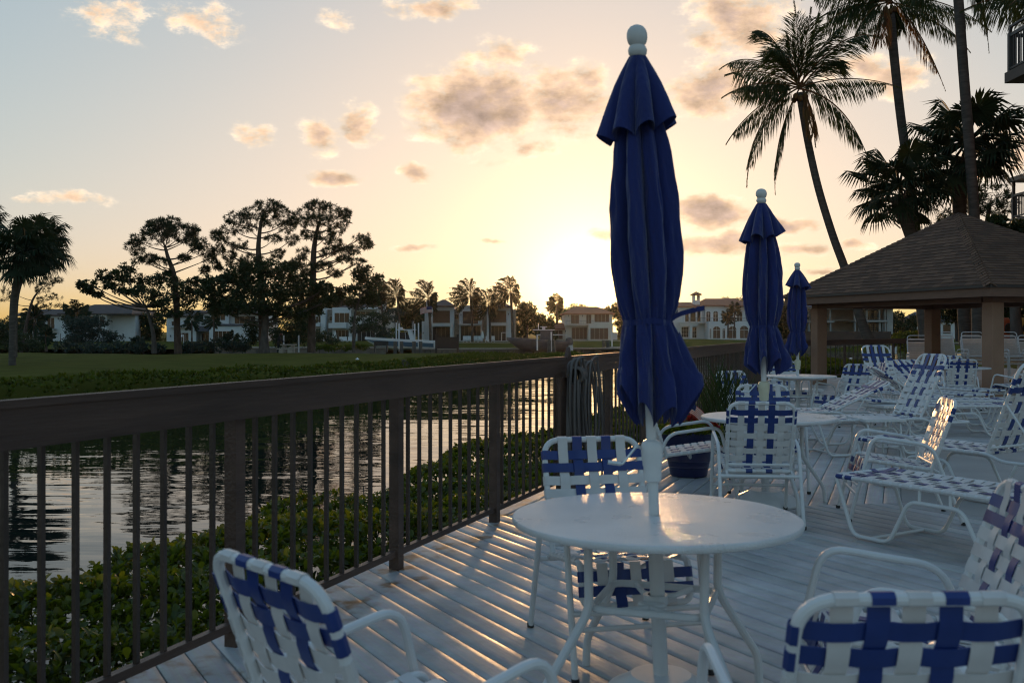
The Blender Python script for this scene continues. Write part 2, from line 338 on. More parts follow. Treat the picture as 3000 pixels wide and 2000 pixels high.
# ------------------------------------------------------------------ the setting: deck, concrete, water, land
FD=Vector((.3609,.9326,0)); FN=Vector((-.9326,.3609,0))          # along the fence, and out over the water
F0=Vector((-.6935,5.95,0))                                        # a point on the fence line
def fx(Y): return F0.x+.387*(Y-F0.y)
CORNER=Vector((fx(27.0),27.0,0)); REAR=Vector((15.2,36.2,0))
def deck_mat():
    m=bpy.data.materials.new('deck_boards'); m.use_nodes=True; nt=m.node_tree; N=nt.nodes; L=nt.links; b=N['Principled BSDF']
    tc=N.new('ShaderNodeTexCoord'); uv=N.new('ShaderNodeUVMap'); ge=N.new('ShaderNodeNewGeometry')
    mp=N.new('ShaderNodeMapping'); mp.inputs['Scale'].default_value=(1.2,22,1); L.new(uv.outputs[0],mp.inputs[0])
    g=N.new('ShaderNodeTexNoise'); g.inputs['Scale'].default_value=3; g.inputs['Detail'].default_value=7; g.inputs['Roughness'].default_value=.65; L.new(mp.outputs[0],g.inputs['Vector'])
    s=N.new('ShaderNodeTexNoise'); s.inputs['Scale'].default_value=2.3; s.inputs['Detail'].default_value=8; s.inputs['Roughness'].default_value=.7; L.new(tc.outputs['Object'],s.inputs['Vector'])
    cr=N.new('ShaderNodeValToRGB'); L.new(s.outputs[0],cr.inputs[0])
    cr.color_ramp.elements[0].position=.32; cr.color_ramp.elements[0].color=(.38,.37,.36,1); cr.color_ramp.elements[1].position=.62; cr.color_ramp.elements[1].color=(.58,.57,.56,1)
    mx=N.new('ShaderNodeMix'); mx.data_type='RGBA'; mx.blend_type='MULTIPLY'; mx.inputs['Factor'].default_value=.35
    L.new(cr.outputs[0],mx.inputs['A']); L.new(g.outputs['Color'],mx.inputs['B'])
    # rust and mildew stains that have settled along the foot of the railing
    dt=N.new('ShaderNodeVectorMath'); dt.operation='DOT_PRODUCT'; dt.inputs[1].default_value=FN; 
    sb=N.new('ShaderNodeVectorMath'); sb.operation='SUBTRACT'; sb.inputs[1].default_value=F0; L.new(ge.outputs['Position'],sb.inputs[0]); L.new(sb.outputs[0],dt.inputs[0])
    d1=N.new('ShaderNodeMapRange'); d1.interpolation_type='SMOOTHSTEP'; d1.inputs[1].default_value=-.55; d1.inputs[2].default_value=-.12; L.new(dt.outputs['Value'],d1.inputs[0])
    n2=N.new('ShaderNodeTexNoise'); n2.inputs['Scale'].default_value=5.5; n2.inputs['Detail'].default_value=6; L.new(tc.outputs['Object'],n2.inputs['Vector'])
    n3=N.new('ShaderNodeMapRange'); n3.interpolation_type='SMOOTHSTEP'; n3.inputs[1].default_value=.48; n3.inputs[2].default_value=.68; L.new(n2.outputs[0],n3.inputs[0])
    ml=N.new('ShaderNodeMath'); ml.operation='MULTIPLY'; L.new(d1.outputs[0],ml.inputs[0]); L.new(n3.outputs[0],ml.inputs[1])
    m2=N.new('ShaderNodeMix'); m2.data_type='RGBA'; m2.inputs['B'].default_value=(.21,.10,.035,1); L.new(ml.outputs[0],m2.inputs['Factor']); L.new(mx.outputs['Result'],m2.inputs['A'])
    h=N.new('ShaderNodeHueSaturation'); a=N.new('ShaderNodeMapRange'); a.inputs[3].default_value=.86; a.inputs[4].default_value=1.12; L.new(ge.outputs['Random Per Island'],a.inputs[0]); L.new(a.outputs[0],h.inputs['Value']); L.new(m2.outputs['Result'],h.inputs['Color'])
    L.new(h.outputs[0],b.inputs['Base Color'])
    rr=N.new('ShaderNodeMapRange'); rr.inputs[1].default_value=.3; rr.inputs[2].default_value=.7; rr.inputs[3].default_value=.38; rr.inputs[4].default_value=.58; L.new(g.outputs[0],rr.inputs[0]); L.new(rr.outputs[0],b.inputs['Roughness'])
    b.inputs['Specular IOR Level'].default_value=.35
    bp=N.new('ShaderNodeBump'); bp.inputs['Strength'].default_value=.35; bp.inputs['Distance'].default_value=.004; L.new(g.outputs[0],bp.inputs['Height'])
    bp2=N.new('ShaderNodeBump'); bp2.inputs['Strength'].default_value=.4; bp2.inputs['Distance'].default_value=.006; L.new(s.outputs[0],bp2.inputs['Height']); L.new(bp.outputs[0],bp2.inputs['Normal'])
    L.new(bp2.outputs[0],b.inputs['Normal']); M['deck_boards']=m
deck_mat()
def board_field(mb, o, d, n0, n1, length, cuts, pitch=.142):
    """boards along d (2-D unit), laid side by side across it from index n0 to n1, then cut to the section's outline"""
    d=Vector((d[0],d[1],0)).normalized(); s=Vector((-d.y,d.x,0)); o=Vector((*o,0))
    bm=bmesh.new(); uvl=bm.loops.layers.uv.new('UVMap'); w=pitch-.005
    prof=[(-w/2,-.03),(-w/2,-.006),(-w/2+.004,-.0008),(-w/4,.0008),(0,.0015),(w/4,.0008),(w/2-.004,-.0008),(w/2,-.006),(w/2,-.03)]
    for i in range(n0,n1):
        tilt=random.uniform(-.010,.010); dz=random.uniform(-.0012,.0012); u0=random.uniform(0,50)
        segs=max(2,int(length/1.0)); rows=[]
        for k in range(segs+1):
            t=-length/2+length*k/segs; wob=random.uniform(-.0008,.0008)
            rows.append([bm.verts.new(o+s*(i*pitch+a)+d*t+Vector((0,0,z+a*tilt+dz+wob-.0015))) for a,z in prof])
        for k in range(segs):
            for j in range(len(prof)-1):
                f=bm.faces.new((rows[k][j],rows[k+1][j],rows[k+1][j+1],rows[k][j+1])); f.smooth=True
                for lp,(kk,jj) in zip(f.loops,((k,j),(k+1,j),(k+1,j+1),(k,j+1))):
                    lp[uvl].uv=(u0+kk*length/segs, i*.9+prof[jj][0])
    for p,nn in cuts:
        bmesh.ops.bisect_plane(bm, geom=bm.verts[:]+bm.edges[:]+bm.faces[:], plane_co=Vector((*p,0)), plane_no=Vector((*nn,0)), clear_outer=True)
    me=bpy.data.meshes.new('deck_section'); bm.to_mesh(me); bm.free(); return me
dA=Vector((.5,-.866)); dB=Vector((FD.x,FD.y)); dC=Vector((.893,-.45)).normalized()
divAB=Vector((2.46,.42)).normalized(); nAB=Vector((-divAB.y,divAB.x))           # points away from the camera
nF=Vector((FN.x,FN.y)); pF=Vector((F0.x,F0.y))+nF*.16                            # deck edge just outside the railing
nRA=Vector((.866,.5)); pRA=Vector((3.22,8.25)); nRB=Vector((FD.y,-FD.x)); pRB=Vector((4.0,10.25))
pAB=Vector((-.01,7.68)); pBC=Vector((3.97,13.6)); nBC=Vector((-dC.y,dC.x))
if nBC.y<0: nBC=-nBC
pf=(pF.x,pF.y)
for nm,me in (('deck_near',board_field(None,(1,4),dA,-70,70,18,[(pf,nF),(pAB,nAB),(pRA,nRA),((0,-3),(0,-1))])),
              ('deck_middle',board_field(None,(2,10),dB,-40,40,22,[(pf,nF),(pAB-nAB*.004,-nAB),(pRB,nRB),(pBC,nBC)])),
              ('deck_far',board_field(None,(5,20),dC,-160,160,26,[(pf,nF),(pBC+nBC*.004,-nBC),((9.2,19),(.93,-.36)),(CORNER.xy+Vector((0,.2)),Vector((-.766,.643)))]))):
    me.materials.append(M['deck_boards']); o=bpy.data.objects.new(nm,me); C.objects.link(o); o['kind']='structure'
mat('concrete',(.36,.335,.31),.75,.35,noise=(1.4,.12),bump=(30,.15))
mb=MB()      # the concrete terrace: ends at the same edges as the boards and lies a few mm lower
cpts=[(-.30+fx(-3.2)+.2,-3.2),(30,-3.2),(30,45),(REAR.x+.2,REAR.y+.3),(CORNER.x,CORNER.y+.2),(fx(7.68)-.13,7.72)]
mb.add([(x,y,-.036) for x,y in cpts]+[(x,y,-.30) for x,y in cpts],[tuple(range(6))]+[(i,(i+1)%6,6+(i+1)%6,6+i) for i in range(6)])
terr=mb.build('terrace','concrete',smooth=0,kind='structure')
mb=MB()
cr2=[(pRA.x,pRA.y),(pRA.x+.5*6,pRA.y-.866*6),(30,2),(30,44),(12,31.5),(9.3,19.2),(5.13,13.0),(pRB.x,pRB.y),(3.24,8.28)]
mb.add([(x,y,-.003) for x,y in cr2]+[(x,y,-.034) for x,y in cr2],[tuple(range(9))]+[(i,(i+1)%9,9+(i+1)%9,9+i) for i in range(9)])
mb.build('pool_deck','concrete',smooth=0,kind='structure')

def water_mat():
    m=bpy.data.materials.new('water'); m.use_nodes=True; nt=m.node_tree; N=nt.nodes; L=nt.links; b=N['Principled BSDF']
    b.inputs['Base Color'].default_value=(.010,.014,.013,1); b.inputs['Roughness'].default_value=.015; b.inputs['IOR'].default_value=1.33
    tc=N.new('ShaderNodeTexCoord'); hs_=None
    for scale,st,amp,rot in ((.85,(.5,2.6,1),(.04,.110,0),.15),(2.9,(.5,2.6,1),(.022,.065,0),-.1),(.12,(1,1.6,1),(.03,.07,0),.3)):
        mp=N.new('ShaderNodeMapping'); mp.inputs['Scale'].default_value=st; mp.inputs['Rotation'].default_value=(0,0,rot); L.new(tc.outputs['Object'],mp.inputs[0])
        t=N.new('ShaderNodeTexNoise'); t.inputs['Scale'].default_value=scale; t.inputs['Detail'].default_value=2; t.inputs['Distortion'].default_value=.4; L.new(mp.outputs[0],t.inputs['Vector'])
        sb=N.new('ShaderNodeVectorMath'); sb.operation='SUBTRACT'; sb.inputs[1].default_value=(.5,.5,.5); L.new(t.outputs['Color'],sb.inputs[0])
        ad=N.new('ShaderNodeVectorMath'); ad.operation='MULTIPLY_ADD'; ad.inputs[1].default_value=amp; ad.inputs[2].default_value=(0,0,1); L.new(sb.outputs[0],ad.inputs[0])
        if hs_: L.new(hs_,ad.inputs[2])
        hs_=ad.outputs[0]
    nn=N.new('ShaderNodeVectorMath'); nn.operation='NORMALIZE'; L.new(hs_,nn.inputs[0]); hs_=nn.outputs[0]
    L.new(hs_,b.inputs['Normal']); M['water']=m
water_mat()
WZ=-2.2
mb=MB(); mb.add([(-500,-42,WZ),(500,-42,WZ),(500,900,WZ),(-500,900,WZ)],[(0,1,2,3)]); mb.build('water','water',smooth=0,kind='structure')
mat('lawn_grass',(.085,.085,.016),.95,.02,noise=(.5,.22),bump=(9,.8))
mat('far_earth',(.06,.06,.03),.9,.1,noise=(.3,.3))
bank_y=[26,30,38,44,54,60,75,86,98,110]; bank_x=[-30,-27,-19.7,-15,-8.5,-6.2,-3.6,-1.0,2.6,6]
def bankx(Y): return float(np.interp(Y,bank_y,bank_x))
def land(name, xs, ys, hfun, mt):
    vs=[];nx=len(xs)
    for y in ys:
        for x in xs: vs.append((x,y,hfun(x,y)))
    fs=[(j*nx+i,j*nx+i+1,(j+1)*nx+i+1,(j+1)*nx+i) for j in range(len(ys)-1) for i in range(nx-1)]
    return MB().add(vs,fs).build(name,mt,smooth=60,kind='structure')
def sst(a,b,x):
    t=min(1,max(0,(x-a)/(b-a))); return t*t*(3-2*t)
def lawn_h(x,y):
    d=bankx(y)-x
    far=86+4*math.sin(x*.05) if x<-3 else 86+ (x+3)*2.0
    z=-2.9+(2.42 if y<80 else 2.42-.45*sst(84,97,y)-.6*sst(95,100,y))*sst(-.8,1.6,d)*sst(far+3,far,y) if True else 0
    return z+.05*math.sin(x*.31+y*.17)*sst(0,4,d)+.03*math.sin(x*.9+1.3*y)*sst(0,4,d)
land('lawn',[x*1.0 for x in range(-75,9)],[24+y*1.0 for y in range(0,80)],lawn_h,'lawn_grass')
def far_h(x,y):
    e=40*sst(40,52,x)
    if y<146.5+e-.6: return -3.2
    return -1.3+.9*sst(150+e,164+e,y)+.25*sst(164+e,200+e,y)
land('far_bank',[x*6.0 for x in range(-70,80)],[146+y*2.0 for y in range(0,40)]+[300,600,880],far_h,'lawn_grass')
def right_h(x,y):
    xb=9.4+(y-32)*.52
    return -3+ (2.45+.075*min(9,max(0,x-xb)))*sst(-1.5,2.0,x-xb)*(.35+.65*sst(84,70,y)) + .05*math.sin(x*.4+y*.3)
land('side_lawn',[4+x*1.0 for x in range(0,60)],[27.5+y*1.5 for y in range(0,36)],right_h,'lawn_grass')

# ------------------------------------------------------------------ railings
def railing(name, label, cat, a, b, ztop, first, spacing, nper, face, group=None):
    """posts every `spacing` from distance `first` along a->b; nper bars between two posts; the heavy board faces `face`"""
    a=Vector(a); b=Vector(b); d=(b-a).normalized(); Ln=(b-a).length
    t=thing(name,label,cat,a,math.atan2(d.y,d.x),group)     # local +x runs along the fence
    f=1 if face>0 else -1                                     # +y local is to the left of travel
    mb=MB(); mb.box((0,f*.030,ztop-.145),(Ln,f*.072,ztop-.006)); mb.box((0,-.045,ztop-.0055),(Ln,f*.082,ztop+.022)); mb.build('top_rail','brown_paint',t,smooth=0)
    mb=MB(); mb.box((0,-.018,.075),(Ln,.018,.112)); mb.build('bottom_rail','brown_paint',t,smooth=0)
    ps=[]; x=first
    while x<Ln: ps.append(x); x+=spacing
    for x in ps:
        mb=MB(); mb.box((x-.034,-.034,0),(x+.034,.029,ztop-.006)); mb.build('post','brown_paint',t,smooth=0)
    xs=[]; n=nper+1; x=first-spacing
    while x<Ln:
        for k in range(1,n):
            q=x+spacing*k/n
            if 0<q<Ln: xs.append(q)
        x+=spacing
    def bal(mb,q,lo=.10): mb.box((q-.0098,-.0098,lo),(q+.0098,.0098,ztop-.04))
    for q in xs[:92]: bal(MB(),q) if False else (lambda m_:(bal(m_,q),m_.build('baluster','brown_bar',t,smooth=0)))(MB())
    if len(xs)>92:
        mb=MB()
        for q in xs[92:]: bal(mb,q)
        mb.build('baluster','brown_bar',t,smooth=0,kind='stuff')
    return t
A0=Vector((fx(2.3),2.3,0)); sY=1.45*1.0723
railing('railing','long brown wooden railing running beside the canal with hoses hung on it','railing',A0,CORNER,1.17,(4.5-2.3)*1.0723-sY,sY,9,-1)
railing('railing','brown railing behind the shingled pavilion at the back of the deck','railing',CORNER+Vector((.02,.02,0)),REAR,1.13,1.9,2.1,5,-1)

# ------------------------------------------------------------------ woven strap furniture
TR=.0140
def weave(o,U,V,Nn,length,hw,lxs,cross,mb_w,lcol,wrap0=True,wrap1=True,lw=.047,cw=.043,amp=.0032,endgap=0):
    """straps woven on a frame: lengthwise at lxs across, cross straps at the distances in `cross` = (distance, colour)"""
    o=Vector(o);U=Vector(U).normalized();V=Vector(V).normalized();Nn=Vector(Nn).normalized(); rho=TR+.0015; t=.0026
    rows=[c[0] for c in cross]
    for i,x in enumerate(lxs):
        pts=[];nr=[]
        def put(u,n,nu,nn): pts.append(o+V*x+U*u+Nn*n); nr.append((U*nu+Nn*nn).normalized())
        if wrap0:
            for a in (-80,-130,180,130,100): r=math.radians(a); put(rho*math.cos(r),rho*math.sin(r),math.cos(r),math.sin(r))
        else: put(endgap,0,0,1)
        for j,u in enumerate(rows):
            s=1 if (i+j)%2==0 else -1
            put(u-cw*.40,s*amp,0,1); put(u+cw*.40,s*amp,0,1)
        if wrap1:
            for a in (80,50,0,-50,-100): r=math.radians(a); put(length+rho*math.cos(r),rho*math.sin(r),math.cos(r),math.sin(r))
        else: put(length,0,0,1)
        mb_w.ribbon(pts,V,nr,lw,t,lcol[i])
    for j,(u,col) in enumerate(cross):
        pts=[];nr=[]
        def put(v,n,nv,nn): pts.append(o+U*u+V*v+Nn*n); nr.append((V*nv+Nn*nn).normalized())
        for a in (-80,-130,180,130,100): r=math.radians(a); put(-hw+rho*math.cos(r),rho*math.sin(r),math.cos(r),math.sin(r))
        for i,x in enumerate(lxs):
            s=-1 if (i+j)%2==0 else 1
            put(x-lw*.40,s*amp,0,1); put(x+lw*.40,s*amp,0,1)
        for a in (80,50,0,-50,-100): r=math.radians(a); put(hw+rho*math.cos(r),rho*math.sin(r),math.cos(r),math.sin(r))
        mb_w.ribbon(pts,U,nr,cw,t,col)
STR=['strap_white','strap_blue']
def make_chair(label, group):
    t=thing('strap_armchair',label,'chair',(0,0,0),0,group)
    for s in (-1,1):
        x=s*.29; mb=MB()
        mb.tube(fillet([(x,.375,.004),(x,.215,.635),(x,-.20,.572),(x,-.42,.004)],.085,6),TR,10)
        side=mb.build('side_frame','white_paint',t)
        for y in (.375,-.42):
            c=MB(); c.lathe([(TR+.003,.0),(TR+.003,.022)],10,(x,y,0)); c.build('foot_cap','dark_rubber',side)
    mb=MB()
    mb.tube(fillet([(-.235,-.23,.385),(-.235,.255,.455),(-.235,.30,.285),(.235,.30,.285),(.235,.255,.455),(.235,-.23,.385)],.045,5,True),TR,10,True)
    mb.tube([(-.29,.311,.262),(.29,.311,.262)],TR*.9,8); mb.tube([(-.29,-.285,.355),(.29,-.285,.355)],TR*.9,8)
    mb.tube([(-.29,.325,.20),(.29,.325,.20)],TR*.8,8); mb.tube(fillet([(-.235,-.02,.42),(-.1,.0,.35),(.1,.0,.35),(.235,-.02,.42)],.05),TR*.7,8)
    for s in (-1,1): mb.tube([(s*.12,.305,.272),(s*.12,.311,.255)],TR*.7,6); mb.tube([(s*.235,-.235,.385),(s*.235,-.285,.36)],TR*.8,6)
    mb.build('seat_frame','white_paint',t)
    u=Vector((0,-.175,.495)).normalized(); n=Vector((0,.495,.175)).normalized(); o=Vector((0,-.215,.40)); Lb=.525
    def bp(x,h): return o+u*h+Vector((x,0,0))
    mb=MB(); mb.tube(fillet([bp(-.232,-.03),bp(-.235,Lb),bp(.235,Lb),bp(.232,-.03)],.085,7),TR,10); mb.tube([bp(-.232,.035),bp(.232,.035)],TR*.8,8); mb.build('back_frame','white_paint',t)
    xs=[-.144,-.072,0,.072,.144]; cl=[0,1,0,1,0]
    mb=MB(); weave(o,u,(1,0,0),n,Lb,.235,xs,[(.085,0),(.145,0),(.206,0),(.267,0),(.328,0),(.389,1),(.450,1)],mb,cl,False,True,endgap=.04); mb.build('backrest',STR,t)
    su=Vector((0,.485,.07)).normalized(); sn=Vector((0,-.07,.485)).normalized()
    mb=MB(); weave((0,-.23,.386),su,(1,0,0),sn,.478,.235,xs,[(.05+.0615*k,0) for k in range(7)],mb,cl,True,False)
    du=Vector((0,.045,-.165)).normalized(); dn=Vector((0,.165,.045)).normalized()
    weave((0,.256,.452),du,(1,0,0),dn,.17,.235,xs,[(.052,1),(.112,1)],mb,cl,False,True); mb.build('seat',STR,t)
    return t
chair0=make_chair('','strap armchairs on the deck'); cu=[False]
def chair(x,y,face,label):
    """face: heading the chair looks towards, degrees from +x"""
    rz=math.radians(face-90)
    if not cu[0]:
        cu[0]=True; chair0.location=(x,y,.002); chair0.rotation_euler=(0,0,rz); chair0['label']=label; return chair0
    return dup(chair0,(x,y,.002),rz,label)
CH={}
chair(-.27,2.47,44,'strap armchair in the left foreground with its back to the camera beside the railing')
chair(.46,4.42,-78,'strap armchair facing the camera, tucked under the far side of the nearest table')
chair(1.84,7.55,84,'strap armchair seen square from behind in front of the second table')
chair(1.50,8.42,-4,'strap armchair turned sideways in front of the blue planter, its back behind an umbrella')
chair(1.31,3.30,174,'strap armchair facing left at the right edge, between nearest table and nearest lounger')
chair(.785,2.33,91,'strap armchair cut off by the bottom right corner, nearest of all to the camera')
chair(2.93,7.62,170,'strap armchair facing left with gold sun glints on its back, behind the nearest lounger')
chair(2.33,9.05,-96,'strap armchair on the far side of the second table, partly behind its umbrella pole')
chair(4.52,16.35,-92,'strap armchair facing the camera on the far side of the third table')
chair(4.95,15.0,212,'strap armchair angled left between the third table and the upright loungers')
chair(5.50,15.8,176,'strap armchair seen edge on with a gold rim, right behind the angled armchair')
chair(2.95,12.3,-62,'strap armchair showing only its back top under the hem of the second umbrella')
chair(8.10,18.1,80,'strap armchair under the pavilion roof, left of the pale table in the shade')
chair(9.05,17.9,120,'strap armchair just right of the front pavilion column')
chair(8.85,19.9,-100,'strap armchair under the pavilion on the far side of the pale table in the shade')

def make_lounger(alpha,label):
    t=thing('strap_lounger',label,'sun lounger',(0,0,0),0,'strap loungers on the deck'); hb=.29; LB=1.32; z=.405
    mb=MB(); mb.tube(fillet([(-hb,LB,z),(-hb,-.04,z),(-hb,-.17,z-.05),(-hb,-.66,z-.05),(hb,-.66,z-.05),(hb,-.17,z-.05),(hb,-.04,z),(hb,LB,z)],.06,5,True),TR*1.05,10,True)
    mb.tube([(-hb,0,z),(hb,0,z)],TR*.9,8); mb.build('bed_frame','white_paint',t)
    for s in (-1,1):
        x=s*hb; mb=MB()
        mb.tube(fillet([(x,LB-.02,z-.01),(x,LB-.16,.016),(x,LB-.45,.016),(x,LB-.60,.31),(x,LB-.98,.31),(x,LB-1.13,.016),(x,LB-1.45,.016),(x,LB-1.62,z-.06)],.065,5),TR,10)
        for y in (LB-.68,LB-.90): mb.tube([(x,y,.31),(x,y,z)],TR*.75,8)
        mb.build('leg_frame','white_paint',t)
    for y in (LB-.30,LB-1.29): MB().tube([(-hb,y,.018),(hb,y,.018)],TR*.8,8).build('stretcher','white_paint',t)
    xs=[-.20,-.12,-.04,.04,.12,.20]; cl=[0,1,0,0,1,0]
    k=17; rows=[(.05+(LB-.10)*i/(k-1),1 if i>=k-2 else 0) for i in range(k)]
    mb=MB(); weave((0,0,z),(0,1,0),(1,0,0),(0,0,1),LB,hb,xs,rows,mb,cl,True,True,.05,.056); mb.build('bed','strap_white' if False else STR,t)
    a=math.radians(alpha); u=Vector((0,-math.cos(a),math.sin(a))); n=Vector((0,math.sin(a),math.cos(a))); o=Vector((0,-.03,z+.03)); LBk=.78; hw=.262
    def bp(x,h): return o+u*h+Vector((x,0,0))
    mb=MB(); mb.tube(fillet([bp(-hw,-.02),bp(-hw,LBk),bp(hw,LBk),bp(hw,-.02)],.12,7),TR,10); mb.tube([bp(-hw,.02),bp(hw,.02)],TR*.9,8); mb.build('back_frame','white_paint',t)
    xs=[-.15,-.075,0,.075,.15]; cl=[0,1,0,1,0]
    mb=MB(); weave(o,u,(1,0,0),n,LBk,hw,xs,[(.07+.078*i,1 if i>=6 else 0) for i in range(8)],mb,cl,True,True,.05,.05); mb.build('backrest',STR,t)
    if alpha>8:
        q=bp(0,.42); mb=MB(); fy=min(-.25,q.y+.30) if alpha<50 else -.52
        mb.tube(fillet([bp(-hw,.42),(-hw+.01,fy,z-.05),(hw-.01,fy,z-.05),bp(hw,.42)],.04,4),TR*.7,8); mb.build('back_prop','white_paint',t)
    return t
LZ={}
def lounger(x,y,backdir,alpha,label):
    """(x,y): the hinge; backdir: direction from the hinge towards the head end, degrees"""
    rz=math.radians(backdir+90)
    if alpha not in LZ:
        t=make_lounger(alpha,label); t.location=(x,y,.002); t.rotation_euler=(0,0,rz); LZ[alpha]=t; return t
    return dup(LZ[alpha],(x,y,.002),rz,label)
lounger(2.30+.53*1.32+.20,6.98-.85*1.32+.14,-58,55,'nearest strap lounger with its flat bed showing and foot end towards the second table')
lounger(4.13,8.35,-60,68,'strap lounger at the right edge with a raised back cut by the frame')
lounger(4.62,11.7,13,63,'strap lounger with steep back standing up behind the gold lit armchair')
lounger(3.98,12.6,4,25,'low reclined strap lounger beside the second table, back seen from below')
lounger(6.20,16.5,104,68,'strap lounger with upright back facing the camera, before the pavilion opening')
lounger(6.95,16.9,108,36,'half reclined strap lounger right of the upright one, head towards the railing')
lounger(7.65,18.0,110,33,'farthest reclined strap lounger, head near the stacked white chairs')
lounger(5.50,13.6,178,4,'flat strap lounger with its foot to the right, nearer of two lying side by side')
lounger(5.95,14.6,178,34,'strap lounger with foot to the right and head raised, farther of two side by side')

# ------------------------------------------------------------------ round tables, umbrellas
def make_table(label):
    t=thing('round_table',label,'table',(0,0,0),math.radians(27),'round white tables'); R=.545
    mb=MB(); mb.lathe([(.02,.690),(R-.012,.690),(R-.003,.694),(R,.702),(R,.711),(R-.004,.717),(R-.014,.720),(.022,.720)],64,cap=False); mb.build('table_top','table_white',t)
    mb=MB(); mb.lathe([(.30,.655),(.335,.655),(.335,.690),(.30,.690)],40,cap=False); mb.build('apron','white_paint',t)
    for k in range(4):
        a=k*PI/2; c,s=math.cos(a),math.sin(a)
        mb=MB(); mb.tube(fillet([(.30*c,.30*s,.69),(.295*c,.295*s,.395),(.50*c,.50*s,.115),(.505*c,.505*s,.002)],.05,5),.0165,10); mb.build('leg','white_paint',t)
    q=[(.29*math.cos(k*PI/2),.29*math.sin(k*PI/2),.40) for k in range(4)]
    mb=MB(); mb.tube(fillet(q,.06,4,True),.0145,10,True)
    w=.085
    for s1,s2 in ((1,1),(-1,-1)):
        pts=[(.145*s1+.08*s1,.145*s2-.08*s2+0,.40),(.05*s1+.04,.05*s2-.04,.40),(.05*s1-.04,.05*s2+.04,.40),(.145*s1-.08*s1,.145*s2+.08*s2,.40)]
        mb.tube(fillet(pts,.03,4),.011,8)
    mb.lathe([(.030,.385),(.046,.385),(.046,.42),(.030,.42)],20,cap=False); mb.build('brace','white_paint',t)
    return t
tb=make_table('nearest round white table with the large blue umbrella standing through it')
T=[(.545,3.78),(2.10,8.15),(4.49,15.5),(8.55,19.0)]
tb.location=(*T[0],0)
dup(tb,(*T[1],0),math.radians(12),'second round white table, between the armchair seen from behind and the low lounger')
dup(tb,(*T[2],0),math.radians(40),'third round white table with the smallest umbrella, in front of the left pavilion column')
dup(tb,(*T[3],0),math.radians(5),'pale round table in the shade of the pavilion, without umbrella')

